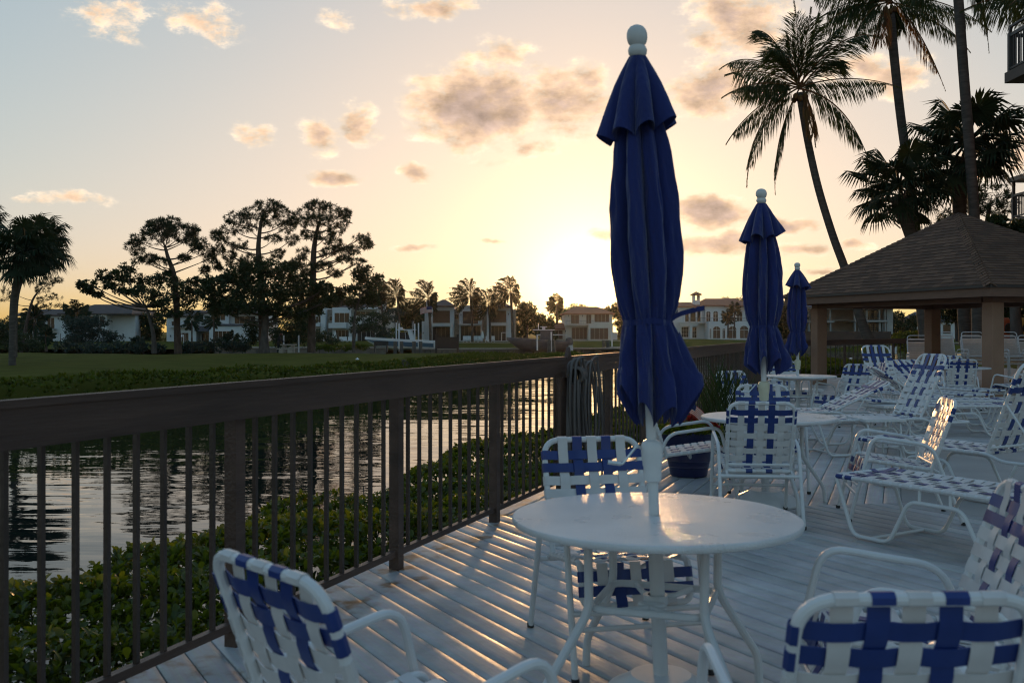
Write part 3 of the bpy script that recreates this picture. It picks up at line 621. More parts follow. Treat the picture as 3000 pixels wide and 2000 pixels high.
def make_umbrella(seed,label,tilt,flare_dir,tail):
    r_=random.Random(seed); t=thing('closed_umbrella',label,'umbrella',(0,0,0),0,'closed blue umbrellas')
    L_=lambda z:(tilt[0]*z,tilt[1]*z)                       # the pole leans a little
    mb=MB(); mb.lathe([(.235,.0),(.238,.014),(.200,.066),(.122,.108),(.114,.117),(.03,.117)],36); mb.build('base','white_paint',t)
    mb=MB(); mb.tube([(0,0,.10),(*L_(.66),.66)],.0285,16); mb.tube([(*L_(.63),.63),(*L_(2.46),2.46)],.0195,16); mb.build('pole','white_paint',t)
    def ring(prof,z0,n=16):
        m=MB(); vs=[]
        for r,z in prof:
            cx,cy=L_(z)
            for j in range(n): a=2*PI*j/n; vs.append((cx+r*math.cos(a),cy+r*math.sin(a),z))
        k=len(prof); fs=[(i*n+j,i*n+(j+1)%n,(i+1)*n+(j+1)%n,(i+1)*n+j) for i in range(k-1) for j in range(n)]+[tuple(range(n-1,-1,-1)),tuple((k-1)*n+j for j in range(n))]
        return m.add(vs,fs)
    hz=ring([(.021,.845),(.031,.85),(.034,.87),(.034,.90),(.037,.91),(.041,.955),(.041,.985),(.033,1.0),(.021,1.006)],0); hzo=hz.build('crank_housing','cream_plastic' if seed>1 else 'white_paint',t)
    x0,y0=L_(.95); mb=MB(); mb.tube(fillet([(x0-.03,y0,.965),(x0-.058,y0-.012,.985),(x0-.115,y0-.02,.915),(x0-.165,y0-.02,.922)],.008,3),.0048,8); mb.tube([(x0-.120,y0-.02,.917),(x0-.170,y0-.02,.923)],.0085,8); mb.build('crank_handle','chrome',hzo)
    mb=ring([(.018,2.452),(.026,2.458),(.0345,2.470),(.0365,2.484),(.031,2.498),(.027,2.502),(.033,2.509),(.0375,2.520),(.0395,2.534),(.0385,2.549),(.034,2.562),(.025,2.573),(.012,2.579),(.002,2.580)],0,24); mb.build('finial','finial_white',t)
    n=224; ph=r_.uniform(0,6)
    lob=[r_.uniform(.75,1.25) for _ in range(8)]; offs=[r_.uniform(-.12,.12) for _ in range(8)]; hemz=[r_.uniform(-.045,.045) for _ in range(8)]
    def fold(th,z,sharp):
        u=(th+ph+.10*math.sin(3*z+ph))/(2*PI)*8%8; k=int(u); f=u-k
        f=min(1,max(0,f+offs[k]*math.sin(PI*f)))
        return (math.sin(PI*f)**sharp)*lob[k], k, f
    # main panels: z, mean radius, depth of the folds, how far they flare to one side, sharpness
    prof=[(2.30,.030,.014,0,.7),(2.22,.066,.034,0,.9),(2.12,.086,.044,0,.9),(2.0,.096,.050,0,.9),(1.88,.104,.054,0,.9),(1.75,.108,.056,.0,.9),(1.62,.106,.054,.0,.9),(1.53,.096,.040,0,.8),(1.475,.086,.020,0,.6),(1.452,.083,.014,0,.7),(1.43,.086,.020,.005,.7),(1.39,.090,.034,.012,.8),(1.30,.092,.050,.024,.85),(1.22,.094,.064,.042,.9),(1.15,.096,.074,.056,.95),(1.085,.094,.080,.060,1.0)]
    z_=[p[0] for p in prof][::-1]
    def at(z): return [float(np.interp(z,z_,[p[i] for p in prof][::-1])) for i in (1,2,3,4)]
    zs=[2.30-(2.30-1.47)*i/20 for i in range(21)]+[1.46,1.452,1.444]+[1.43-(1.43-1.085)*i/16 for i in range(17)]
    vs=[]
    for iz,z in enumerate(zs):
        R,A,fl,sh=at(z)
        for j in range(n):
            th=2*PI*j/n; f,k,ff=fold(th,z,max(.55,sh))
            low=sst(1.32,1.085,z); zz=z+low*((.085+1.2*hemz[k])*math.sin(PI*ff)**1.3-.028*(1-math.sin(PI*ff)))
            r=R-A*.55+A*f+max(0,math.cos(th-flare_dir))*fl+(.0030*math.sin(23*th+9*z)+.0032*math.sin(13*th-21*z+ph)*math.sin(6*z)+.002*math.sin(31*th+40*z))*(1-.6*low)*min(1,max(0,(2.25-z)*4))
            cx,cy=L_(z); vs.append((cx+r*math.cos(th),cy+r*math.sin(th),zz))
    k=len(zs)
    # the hem turns in and up, so that the folds gape
    for (dz,sc_) in ((.003,.975),(.05,.90),(.20,.55)):
        for j in range(n):
            x,y,zz=vs[(k-1)*n+j]; cx,cy=L_(zz); vs.append((cx+(x-cx)*sc_,cy+(y-cy)*sc_,zz+dz))
    K=k+3
    fs=[(i*n+j,i*n+(j+1)%n,(i+1)*n+(j+1)%n,(i+1)*n+j) for i in range(K-1) for j in range(n)]
    can=MB().add(vs,fs).build('canopy','canvas_blue',t,smooth=70)
    # the vent cap over the top
    n2=160; ph2=ph+.3; lob2=[r_.uniform(.6,1.3) for _ in range(8)]; vs=[]; pr=[(2.458,.034,.002),(2.44,.044,.004),(2.40,.064,.016),(2.35,.086,.030),(2.29,.110,.048),(2.24,.128,.064),(2.205,.140,.076)]
    def f2(th):
        u=(th+ph2)/(2*PI)*8%8; k=int(u); f=u-k; return math.sin(PI*f)**.8*lob2[k],k,f
    for z,R,A in pr:
        low=sst(2.36,2.205,z)
        for j in range(n2):
            th=2*PI*j/n2; f,k_,ff=f2(th); r=R-A*.5+A*f+.014*low*math.cos(th-flare_dir-2.2); cx,cy=L_(z)
            vs.append((cx+r*math.cos(th),cy+r*math.sin(th),z+low*(.050*f-.055+.028*math.cos(th-flare_dir))))
    k=len(pr)
    for dz,sc_ in ((.003,.95),(.05,.74),(.10,.60)):
        for j in range(n2):
            x,y,zz=vs[(k-1)*n2+j]; cx,cy=L_(zz); vs.append((cx+(x-cx)*sc_,cy+(y-cy)*sc_,zz+dz))
    fs=[(i*n2+j,i*n2+(j+1)%n2,(i+1)*n2+(j+1)%n2,(i+1)*n2+j) for i in range(k+2) for j in range(n2)]
    MB().add(vs,fs).build('vent_cap','canvas_blue',can,smooth=70)
    cx,cy=L_(1.452); mb=MB()
    pts=[]; 
    for j in range(64):
        th=2*PI*j/64; f,_,_=fold(th,1.452,.7); r=.083-.014*.55+.014*f+.0035; pts.append((cx+r*math.cos(th),cy+r*math.sin(th),1.452+.004*math.sin(th*3)))
    vs=[]
    for x,y,z in pts: vs += [(x,y,z-.011),(x,y,z+.011)]
    mb.add(vs,[(2*j,2*((j+1)%64),2*((j+1)%64)+1,2*j+1) for j in range(64)])
    a=math.atan2(-.25,1); ox,oy=cx+.088*math.cos(a),cy+.088*math.sin(a)
    if tail:
        def rb(pts,w):
            pp=[Vector((ox+x,oy+y,1.452+z)) for x,y,z in pts]; pp=fillet(pp,.03,5)
            mb.ribbon(pp,Vector((0,1,0)).cross((pp[1]-pp[0]).normalized()).normalized()*1.0 if False else Vector((0,.35,.93)).normalized(),[Vector((0,-.93,.35))]*len(pp),w,.002)
        rb([(0,-.005,0),(.03,-.01,.045),(.012,-.012,.085),(-.01,-.012,.03)],.016); rb([(0,-.012,.01),(.03,-.014,.03),(.085,-.016,.045),(.125,-.016,.053)],.020)
        pp=bez(Vector((ox,oy-.012,1.45)),Vector((ox+.005,oy-.02,1.40)),Vector((ox-.022,oy-.028,1.30)),8); mb.ribbon(pp,Vector((1,0,.1)).normalized(),[Vector((0,-1,0))]*len(pp),.017,.002)
        pp=bez(Vector((ox,oy-.012,1.45)),Vector((ox+.012,oy-.012,1.41)),Vector((ox+.030,oy-.01,1.36)),6); mb.ribbon(pp,Vector((1,0,.3)).normalized(),[Vector((0,-1,0))]*len(pp),.015,.002)
    mb.build('tie_strap','canvas_blue',can,smooth=60)
    return t
u1=make_umbrella(1,'large closed blue umbrella leaning slightly left through the nearest table, strap tied in a bow',(-.036,0),.05,True); u1.location=(.5665,3.785,0)
u2=make_umbrella(5,'closed blue umbrella of middle size standing through the second table',(-.012,0),.2,False); u2.location=(2.075,8.15,0); u2.scale=(1.14,1.14,1)
u3=make_umbrella(9,'smallest closed blue umbrella beside the left eave of the pavilion',(-.003,0),2.9,False); u3.location=(4.45,15.5,0); u3.scale=(1.2,1.2,.96)

# ------------------------------------------------------------------ stacked white strap chairs, side tables
def make_white_chair(label,group):
    t=thing('stacked_chair',label,'chair',(0,0,0),0,group)
    mb=MB()
    for s in (-1,1):
        x=s*.285; mb.tube(fillet([(x,.34,.0),(x,.27,.60),(x,-.20,.58),(x,-.40,.0)],.08,4),.013,6)
    mb.tube(fillet([(-.24,-.26,.0),(-.25,-.22,.40),(-.25,-.44,1.02),(.25,-.44,1.02),(.25,-.22,.40),(.24,-.26,.0)],.08,4),.013,6)
    mb.tube(fillet([(-.25,-.22,.40),(-.25,.28,.43),(.25,.28,.43),(.25,-.22,.40)],.05,4,True),.013,6,True); mb.build('frame','white_paint',t)
    mb=MB()
    for k in range(9):
        h=.05+.058*k; y=-.22-.22*h/.62; z=.40+h*1.0; mb.box((-.255,y-.004,z-.0130),(.255,y+.008,z+.0130))
    mb.build('backrest','strap_white',t,smooth=0)
    mb=MB()
    for k in range(8): y=-.17+.055*k; z=.403+.03*(k/7); mb.box((-.255,y-.02,z+.008),(.255,y+.02,z+.014))
    mb.build('seat','strap_white',t,smooth=0)
    return t
wc=None
STK=[(11.6,28.3,255,2,'stack left of the rear pavilion column'),(12.45,28.5,265,3,'stack seen left of the front pavilion column'),(13.15,28.2,262,3,'tall stack hidden partly by the front pavilion column'),(14.1,28.0,270,3,'stack right of the front pavilion column'),(14.75,28.1,262,2,'stack cut by the right edge of the picture')]
for x,y,f,nn,where in STK:
    for k in range(nn):
        lv = 'lowest' if k==0 else ('topmost' if k==nn-1 else 'middle')
        lab=f'{lv} white strap chair of the {where}'; a=math.radians(f-90)
        loc=(x+.05*k*math.cos(math.radians(f)),y+.05*k*math.sin(math.radians(f)),.10*k+.002)
        if wc is None: wc=make_white_chair(lab,'stacked white strap chairs'); wc.location=loc; wc.rotation_euler=(0,0,a); wc.scale=(1.15,1.15,1.15)
        else: dup(wc,loc,a,lab)
def make_side_table(label):
    t=thing('side_table',label,'side table',(0,0,0),0,'small white side tables'); mb=MB()
    mb.box((-.24,-.24,.40),(.24,.24,.43)); o=mb.build('table_top','white_paint',t,smooth=0)
    for s in (-1,1):
        mb=MB(); mb.tube(fillet([(s*.19,-.22,0),(s*.19,-.20,.39),(s*.19,.20,.39),(s*.19,.22,0)],.07,4),.012,8); mb.build('leg','white_paint',t)
    return t
st=make_side_table('small white side table between the low lounger and the steep lounger'); st.location=(4.15,11.35,0); st.rotation_euler.z=.1
dup(st,(5.05,13.4,0),.3,'small white side table behind the back of the low reclined lounger')
dup(st,(4.95,16.9,0),.2,'small white side table behind the armchair angled left near the third table')
dup(st,(7.35,19.6,0),.1,'small white side table standing by the back railing between the two far loungers')

# ------------------------------------------------------------------ planter with flowers and a little flag
t=thing('planter',"round dark blue flower pot by the railing",'planter',(1.73,9.75,0))
mb=MB(); mb.lathe([(.165,0),(.18,.012),(.19,.09),(.197,.095),(.195,.10),(.205,.15),(.211,.155),(.209,.16),(.262,.40),(.272,.402),(.274,.44),(.262,.446),(.248,.435),(.245,.40)],40,cap=False); mb.lathe([(.002,.398),(.247,.40)],40,cap=False); mb.build('pot','pot_blue',t)
lv=Leaves(); n=700; a=rng.uniform(0,2*PI,n); r=np.sqrt(rng.uniform(0,1,n))*.30; p=np.stack([r*np.cos(a),r*np.sin(a),.42+.10*rng.uniform(0,1,n)*(1-r/.36)],1); d=unit(np.stack([np.cos(a)*.6,np.sin(a)*.6,rng.uniform(.0,1,n)],1)); lv.obovate(p,d,rand_dirs(n)+[0,0,1],rng.uniform(.05,.09,n),rng.uniform(.025,.045,n)); lv.build('foliage','shrub_leaf',t)
lv=Leaves(); n=260; cc=np.array([(.14,-.05,.54),(.2,.05,.52),(.05,.1,.55),(.22,-.12,.50),(-.1,.0,.54)]); p=cc[rng.integers(0,5,n)]+rng.normal(0,.025,(n,3)); lv.diamond(p,rand_dirs(n)+[0,0,.5],rand_dirs(n),.04,.035); lv.build('blossom','flower_red',t)
fl=thing('small_flag','small striped flag stuck in the blue flower pot','flag',(1.66,9.60,.40))
mb=MB(); mb.tube([(0,0,0),(.03,0,.34)],.004,6); mb.build('stick','pile_wood',fl)
def flag_mesh(w,h,nx=24,ny=13,wave=.02,drop=.0):
    vs=[];fs=[];mi=[]
    for j in range(ny+1):
        for i in range(nx+1):
            u=i/nx; v=j/ny; vs.append((u*w-drop*u*u*.2, wave*math.sin(u*7+v)*u, h*v-drop*u*u))
    for j in range(ny):
        for i in range(nx):
            fs.append((j*(nx+1)+i,j*(nx+1)+i+1,(j+1)*(nx+1)+i+1,(j+1)*(nx+1)+i)); mi.append(2 if (i<nx*.42 and j>=6) else (0 if j%2==0 else 1))
    m=MB(); m.v=vs; m.f=fs; m.m=mi; return m
o=flag_mesh(.17,.10,wave=.02,drop=.06).build('cloth',['flag_red','flag_white','flag_navy'],fl); o.location=(.025,0,.23); o.rotation_euler=(0,.25,-.3)

# ------------------------------------------------------------------ hoses coiled on the railing
hp=F0+FD*((8.72-5.95)*1.0723); side=-FN
hk=thing('hose_hanger','bracket with a ring on top of the railing holding the coiled hoses','hose hanger',(hp.x,hp.y,0),math.atan2(FD.y,FD.x))
mb=MB(); mb.box((-.20,-.12,.0),(.24,-.095,1.02)); mb.build('backing_board','brown_paint',hk,smooth=0)
mb=MB(); mb.lathe([(.060,-.09),(.078,-.09),(.078,.09),(.060,.09)],28,cap=False); o=mb.build('reel','hose',hk); o.rotation_euler=(0,PI/2,0); o.location=(-.02,-.215,1.035)
mb=MB(); mb.add([(.06,-.06,1.17),(.20,-.06,1.17),(.155,-.06,1.25),(.135,-.06,1.275),(.11,-.06,1.25),(.06,-.09,1.17),(.20,-.09,1.17),(.155,-.09,1.25),(.135,-.09,1.275),(.11,-.09,1.25)],[(0,1,2,3,4),(9,8,7,6,5),(0,5,6,1),(1,6,7,2),(2,7,8,3),(3,8,9,4),(4,9,5,0)]); mb.build('bracket','brown_paint',hk,smooth=0)
def hose(label,seed,x0,dia,nl,span,bottom,y0):
    r_=random.Random(seed); t=thing('garden_hose',label,'hose',(hp.x,hp.y,0),math.atan2(FD.y,FD.x),'hoses hung on the railing'); mb=MB(); pts=[]
    for k in range(nl):
        lo=bottom+r_.uniform(-.07,.12); w=span*r_.uniform(.75,1.1); top=1.13+.07*r_.random(); yy=y0-.030*k-.012*r_.random(); xs=x0+r_.uniform(-.03,.03); tw=r_.uniform(-.05,.05)
        for q in range(16):
            a=2*PI*q/16; zz=(top+lo)/2+(top-lo)/2*math.cos(a); wide=w*(.55+.45*(1-math.cos(a))/2)
            pts.append(Vector((xs+wide*math.sin(a)+tw*math.sin(2*a)*.4, yy-.05*math.sin(a)*tw*8-.03*(1-math.cos(a))/2, zz)))
    out=[]
    for i in range(1,len(pts)-2):
        p0,p1,p2,p3=pts[i-1:i+3]
        for s in range(3):
            u=s/3; out.append(.5*((2*p1)+(-p0+p2)*u+(2*p0-5*p1+4*p2-p3)*u*u+(-p0+3*p1-3*p2+p3)*u**3))
    mb.tube(out,dia,6); mb.build('coil','hose',t); return t
hose('thick grey hose in long loops, left part of the bundle on the railing',3,-.06,.0125,5,.17,.22,-.13)
hose('grey hose with wide loops over the middle of the bundle on the railing',4,.06,.0110,4,.24,.30,-.20)
t=hose('thin grey hose hanging to the right of the bundle with a loose trailing end',5,.12,.0095,2,.20,.18,-.30)
mb=MB(); mb.tube(bez(Vector((.10,-.18,.95)),Vector((.30,-.20,.5)),Vector((.42,-.20,.02)),12),.0095,6); mb.build('loose_end','hose',t)
mb=MB(); mb.lathe([(.014,0),(.018,.01),(.018,.04),(.012,.05)],10,(.0,-.20,.52)); mb.build('nozzle','chrome',t)

# ------------------------------------------------------------------ the shingled pavilion
def shingle_mat():
    m=bpy.data.materials.new('shingles'); m.use_nodes=True; nt=m.node_tree; N=nt.nodes; L=nt.links; b=N['Principled BSDF']; b.inputs['Roughness'].default_value=.9; b.inputs['Specular IOR Level'].default_value=.2
    uv=N.new('ShaderNodeUVMap'); br=N.new('ShaderNodeTexBrick'); br.inputs['Scale'].default_value=1; br.inputs['Brick Width'].default_value=.34; br.inputs['Row Height'].default_value=.135; br.inputs['Mortar Size'].default_value=.006; br.inputs['Mortar Smooth'].default_value=.3; br.inputs['Bias'].default_value=0
    wob=N.new('ShaderNodeTexNoise'); wob.inputs['Scale'].default_value=3; vm=N.new('ShaderNodeVectorMath'); vm.operation='MULTIPLY_ADD'; vm.inputs[1].default_value=(.03,.012,0); L.new(uv.outputs[0],wob.inputs['Vector']); L.new(wob.outputs['Color'],vm.inputs[0]); L.new(uv.outputs[0],vm.inputs[2])
    br.offset=.37; br.squash=.7; br.squash_frequency=3
    L.new(vm.outputs[0],br.inputs['Vector']); br.inputs['Color1'].default_value=(.180,.100,.064,1); br.inputs['Color2'].default_value=(.095,.056,.039,1); br.inputs['Mortar'].default_value=(.02,.015,.013,1)
    n=N.new('ShaderNodeTexNoise'); n.inputs['Scale'].default_value=40; L.new(uv.outputs[0],n.inputs['Vector'])
    mx=N.new('ShaderNodeMix'); mx.data_type='RGBA'; mx.blend_type='OVERLAY'; mx.inputs['Factor'].default_value=.2; L.new(br.outputs[0],mx.inputs['A']); L.new(n.outputs['Color'],mx.inputs['B']); L.new(mx.outputs['Result'],b.inputs['Base Color']); M['shingles']=m
shingle_mat()
e1=Vector((-.29,.957,0)).normalized(); e2=Vector((.957,.29,0)).normalized(); NC=Vector((9.39,19.53,0))
LE,SE,EH,RT=7.4,4.9,2.33,4.22
gz=thing('pavilion','open pavilion with a brown shingled hip roof on square columns','pavilion',NC+e1*LE/2+e2*SE/2,math.atan2(e2.y,e2.x))
# local: +x along e2 (short side), +y along e1 (long side)
hx,hy=SE/2,LE/2
mb=MB(); mb.uv=[]
cor=[(-hx,-hy),(hx,-hy),(hx,hy),(-hx,hy)]
for i in range(4):
    a=Vector((*cor[i],EH)); b=Vector((*cor[(i+1)%4],EH)); ap=Vector((0,0,RT)); ed=(b-a); sl=(ap-(a+b)/2).length; rows=int(sl/.135); step=.010
    for r in range(rows+1):
        t0=r*.135/sl; t1=min(1,(r+1)*.135/sl)
        if t0>=1: break
        nrm=ed.cross(ap-a).normalized(); up=nrm if nrm.z>0 else -nrm
        q=[a.lerp(ap,t0)+up*step,b.lerp(ap,t0)+up*step,b.lerp(ap,t1),a.lerp(ap,t1)]; q2=[a.lerp(ap,t0),b.lerp(ap,t0)]
        mb.add(q,[(0,1,2,3)]); el_=ed.length
        for t_,s_ in ((t0,0),(t0,1),(t1,1),(t1,0)): mb.uv.append((i*31.7+el_*(.5+(s_-.5)*(1-t_)), r*.135+(0.003 if t_==t0 else .132)))
        mb.add([q2[0],q2[1],q[1],q[0]],[(0,1,2,3)])
        for s_ in (0,1,1,0): mb.uv.append((0,.0))
rf=mb.build('roof','shingles',gz,smooth=0)
for i in range(4):                                   # hip caps
    a=Vector((*cor[i],EH)); ap=Vector((0,0,RT)); k=34; mb=MB(); mb.uv=[]
    d=(ap-a).normalized(); sdv=d.cross(Vector((0,0,1))).normalized(); up=sdv.cross(d)
    for r in range(k):
        p0=a.lerp(ap,r/k); p1=a.lerp(ap,(r+1.15)/k); w=.13; dr=.075
        v=[p0-sdv*w-up*dr+up*.022, p0+up*.034, p0+sdv*w-up*dr+up*.022, p1-sdv*w-up*dr+up*.008, p1+up*.014, p1+sdv*w-up*dr+up*.008]
        v+= [x-up*.012 for x in v[:3]]
        mb.add(v,[(0,1,4,3),(1,2,5,4),(6,7,1,0),(7,8,2,1)])
        for f in range(2): mb.uv += [(r*.77+.1,.02),(r*.77+.2,.02),(r*.77+.2,.12),(r*.77+.1,.12)]
        mb.uv += [(0,0)]*8
    mb.build('hip_cap','shingles',rf,smooth=0)
mb=MB()
for (x0,y0,x1,y1) in ((-hx,-hy,hx,-hy+.03),(-hx,hy-.03,hx,hy),(-hx,-hy+.031,-hx+.03,hy-.031),(hx-.03,-hy+.031,hx,hy-.031)): mb.box((x0-.025 if x0<0 and x1<0 else x0,y0-.0,EH-.062),(x1,y1,EH-.002))
mb.build('drip_edge','drip_edge',rf,smooth=0)
mb=MB(); f=.03
for (x0,y0,x1,y1) in ((-hx+f,-hy+f,hx-f,-hy+f+.05),(-hx+f,hy-f-.05,hx-f,hy-f),(-hx+f,-hy+f+.051,-hx+f+.05,hy-f-.051),(hx-f-.05,-hy+f+.051,hx-f,hy-f-.051)): mb.box((x0,y0,EH-.235),(x1,y1,EH-.0625))
mb.build('fascia','fascia_brown',gz,smooth=0)
mb=MB(); mb.box((-hx+.09,-hy+.09,EH-.20),(hx-.09,hy-.09,EH-.18)); mb.build('soffit','fascia_brown',gz,smooth=0)
cxx,cyy,cw=hx-.66,hy-.66,.15
mb=MB()
for (x0,y0,x1,y1) in ((-cxx-cw,-cyy-cw,cxx+cw,-cyy+cw),(-cxx-cw,cyy-cw,cxx+cw,cyy+cw),(-cxx-cw,-cyy+cw+.002,-cxx+cw,cyy-cw-.002),(cxx-cw,-cyy+cw+.002,cxx+cw,cyy-cw-.002)): mb.box((x0+.02,y0+.02,EH-.33),(x1-.02,y1-.02,EH-.201))
mb.build('beam','fascia_brown',gz,smooth=0)
for sx in (-1,1):
    for sy in (-1,1):
        mb=MB(); mb.box((sx*cxx-cw,sy*cyy-cw,0),(sx*cxx+cw,sy*cyy+cw,EH-.331)); c=mb.build('column','stucco_brown',gz,smooth=0)
        bv=c.modifiers.new('bevel','BEVEL'); bv.width=.02; bv.segments=2

# ------------------------------------------------------------------ trees
def V3(a): return np.array(a,float)
def trunk_path(mb,pts,radii,n=9,sub=4):
    pts=[Vector(p) for p in pts]; out=[];rr=[]
    P_=[pts[0]+(pts[0]-pts[1])]+pts+[pts[-1]+(pts[-1]-pts[-2])]
    for i in range(1,len(P_)-2):
        for s in range(sub):
            u=s/sub; p0,p1,p2,p3=P_[i-1:i+3]
            out.append(.5*((2*p1)+(-p0+p2)*u+(2*p0-5*p1+4*p2-p3)*u*u+(-p0+3*p1-3*p2+p3)*u**3)); rr.append(radii[i-1]*(1-u)+radii[i]*u)
    out.append(pts[-1]); rr.append(radii[-1]); mb.tube(out,rr,n); return out
def clump_tree(name,label,cat,Y,trunk,clumps,kind,mats,group=None,dens=1.0,leaf=None,depth=1.0,branch=.10,subb=5,attach=None,seed=0):
    """trunk: [(px,py,radius m)] up the stem; clumps: [(px,py,rx,ry[,dY])] foliage masses, pixel sizes at distance Y"""
    r_=random.Random(seed+len(clumps)*13+int(trunk[0][0])); s=Y/F
    base=P(trunk[0][0],trunk[0][1],Y); t=thing(name,label,cat,base,0,group)
    loc=lambda px,py,dy=0: P(px,py,Y)-base+Vector((0,dy,0))
    mb=MB(); tp=trunk_path(mb,[loc(a,b) for a,b,c in trunk],[c for a,b,c in trunk])
    flare=loc(trunk[0][0],trunk[0][1]); lv=Leaves(); tips=[]
    for c in clumps:
        px,py,rx,ry=c[:4]; rx*=s; ry*=s; dy=c[4] if len(c)>4 else r_.uniform(-.6,.6)*rx*2.0*depth
        ctr=loc(px,py,dy)
        # a limb from the stem below the clump
        best=min(tp,key=lambda q:(q-ctr).length+max(0,q.z-(ctr.z-.25*(ctr-Vector((q.x,q.y,ctr.z))).length-.3))*3.0)
        d=(ctr-best).length; r0=min(branch*1.2,branch*.30+.010*d)
        midp=best.lerp(ctr,.5)+Vector((r_.uniform(-.14,.14)*d,r_.uniform(-.14,.14)*d,-.14*d+r_.uniform(-.1,.1)*d))
        mb.tube(bez(best,midp,ctr,6),[r0*(1-.75*i/6) for i in range(7)],6)
        vol=max(.3,rx*rx*ry)
        nb=subb
        for k in range(nb):
            a=r_.uniform(0,2*PI); e=Vector((rx*math.cos(a)*.8,rx*math.sin(a)*.8*depth,ry*r_.uniform(-.3,.8)))
            st_=bez(best,midp,ctr,6)[r_.choice((4,5,6))]
            mb.tube(bez(st_,ctr+e*.4-Vector((0,0,.1*ry)),ctr+e,4),[r0*.32*(1-.7*i/4) for i in range(5)],4,caps=False)
        tips.append((ctr,rx,ry))
    mb.build('trunk',mats[0],t,smooth=60)
    for ctr,rx,ry in tips:
        if kind=='pine':
            nt_=int(56*dens*max(.45,min(4.5,rx*rx/1.2))); d=rand_dirs(nt_); rad=rng.uniform(.35,1,nt_)**.5
            p0=V3(ctr)+d*(rad*rng.uniform(.9,1.25,nt_))[:,None]*np.array([rx,rx*depth,ry]); nb=20; L_=leaf or .34
            pp=np.repeat(p0,nb,0); dd=unit(np.repeat(d*np.array([1,1,.6])+np.array([0,0,.45]),nb,0)*.55+rand_dirs(nt_*nb))
            lv.diamond(pp,dd,rand_dirs(nt_*nb),L_*rng.uniform(.7,1.3,nt_*nb),.045*L_/.30,.0)
        else:
            L_=leaf or .22; n=int(1250*dens*max(.4,min(8,(rx*ry)/(L_*L_*22)))); d=rand_dirs(n)
            # leaves gather in sprays inside the clump
            ns=max(5,n//16); sc_=rand_dirs(ns)*(rng.uniform(.1,1,ns)[:,None]**.45)*np.array([rx,rx*depth,ry]); idx=rng.integers(0,ns,n)
            p=V3(ctr)+sc_[idx]+rng.normal(0,1,(n,3))*np.array([rx,rx,ry])*.13
            dd=unit(sc_[idx]/np.array([rx,rx,ry])*.5+rand_dirs(n)+np.array([0,0,.1])); lv.diamond(p,dd,rand_dirs(n),L_*rng.uniform(.6,1.3,n),L_*.55,.2)
    lv.build('crown',mats[1],t); return t

def frond(lv,mbm,a,c,b,Lf,n,droop,w,mi=0,stiff=0,up=None):
    """a feather leaf: rachis a-c-b with hanging leaflets"""
    pts=bez(Vector(a),Vector(c),Vector(b),16); mbm.tube(pts,[.028*Lf/1.0*(1-.85*i/16)+.004 for i in range(17)],5,caps=False)
    A=V3(a);B=V3(b);Cc=V3(c); t=np.repeat(np.linspace(.10,.99,n),2); sg=np.tile([1.,-1.],n)
    p=A*((1-t)**2)[:,None]+Cc*(2*t*(1-t))[:,None]+B*(t**2)[:,None]
    tg=unit((Cc-A)*((1-t))[:,None]*2+(B-Cc)*(t)[:,None]*2)
    sd_=unit(np.cross(tg,np.array([0,0,1.])+0*tg)+1e-6); 
    L_=Lf*(np.sin(np.clip(t*1.05+.12,0,1)*PI)**.55)*rng.uniform(.8,1.12,len(t))+.08*Lf
    d=unit(tg*(.50+.75*np.clip(tg[:,2:3],0,1))+sd_*sg[:,None]*(1.0-droop*.55)*(1-.45*np.clip(tg[:,2:3],0,1))+np.array([0,0,-1.])*droop*rng.uniform(.75,1.25,(len(t),1))+rng.normal(0,.07,(len(t),3)))
    # two-piece leaflet, the outer half hangs more
    h=.5; d2=unit(d+np.array([0,0,-1.])*(.55*droop)*(1-stiff))
    nr=unit(np.cross(d,tg)+rng.normal(0,.3,d.shape))
    lv.diamond(p,d,nr,L_*.62,w,.12,mi,mid=.5); lv.diamond(p+d*(L_*.50)[:,None],d2,nr,L_*.55,w*.85,.05,mi,mid=.35)
def coconut(name,label,Y,trunk,crown,fronds,Lf,group,leafmat='palm_leaf',n=46,w=.055,dyr=1.6,seed=1,nuts=True,bark='palm_bark',dry=()):
    r_=random.Random(seed); base=P(trunk[0][0],trunk[0][1],Y); t=thing(name,label,'palm tree',base,0,group)
    lc=lambda px,py,dy=0: P(px,py,Y)-base+Vector((0,dy,0))
    mb=MB(); trunk_path(mb,[lc(a,b) for a,b,c in trunk],[c for a,b,c in trunk],10,5); mb.build('trunk',bark,t,smooth=60)
    lv=Leaves(); mb=MB(); cr_=lc(*crown)
    for i,fd in enumerate(fronds):
        tx,ty=fd[:2]; dy=fd[4] if len(fd)>4 else r_.uniform(-dyr,dyr)
        b=lc(tx,ty,dy); dx,dz=tx-crown[0],ty-crown[1]
        if len(fd)>3: c=lc(fd[2],fd[3],dy*.5)
        elif dz>0: c=lc(crown[0]+dx*.72, crown[1]+min(0,-.25*abs(dx))+dz*.06, dy*.5)
        else: c=lc(crown[0]+dx*.40, crown[1]+dz*.80-6, dy*.5)
        drp=.95 if dz>-40 else .6
        frond(lv,mb,cr_+Vector((r_.uniform(-.1,.1),r_.uniform(-.1,.1),r_.uniform(-.05,.15))),c,b,Lf*1.12*r_.uniform(.85,1.15),n,drp,w,1 if i in dry else 0)
    mb.build('midrib','palm_dry',t,smooth=60); lv.build('crown',[leafmat,'palm_dry'],t)
    if nuts:
        for k in range(7):
            a=2*PI*k/7; m=MB(); m.lathe([(.01,-.13),(.07,-.10),(.10,-.02),(.09,.06),(.03,.12),(.005,.125)],9,(cr_.x+.22*math.cos(a),cr_.y+.22*math.sin(a),cr_.z-.28-.1*(k%2))); m.build('coconut','palm_dry',t)
    return t
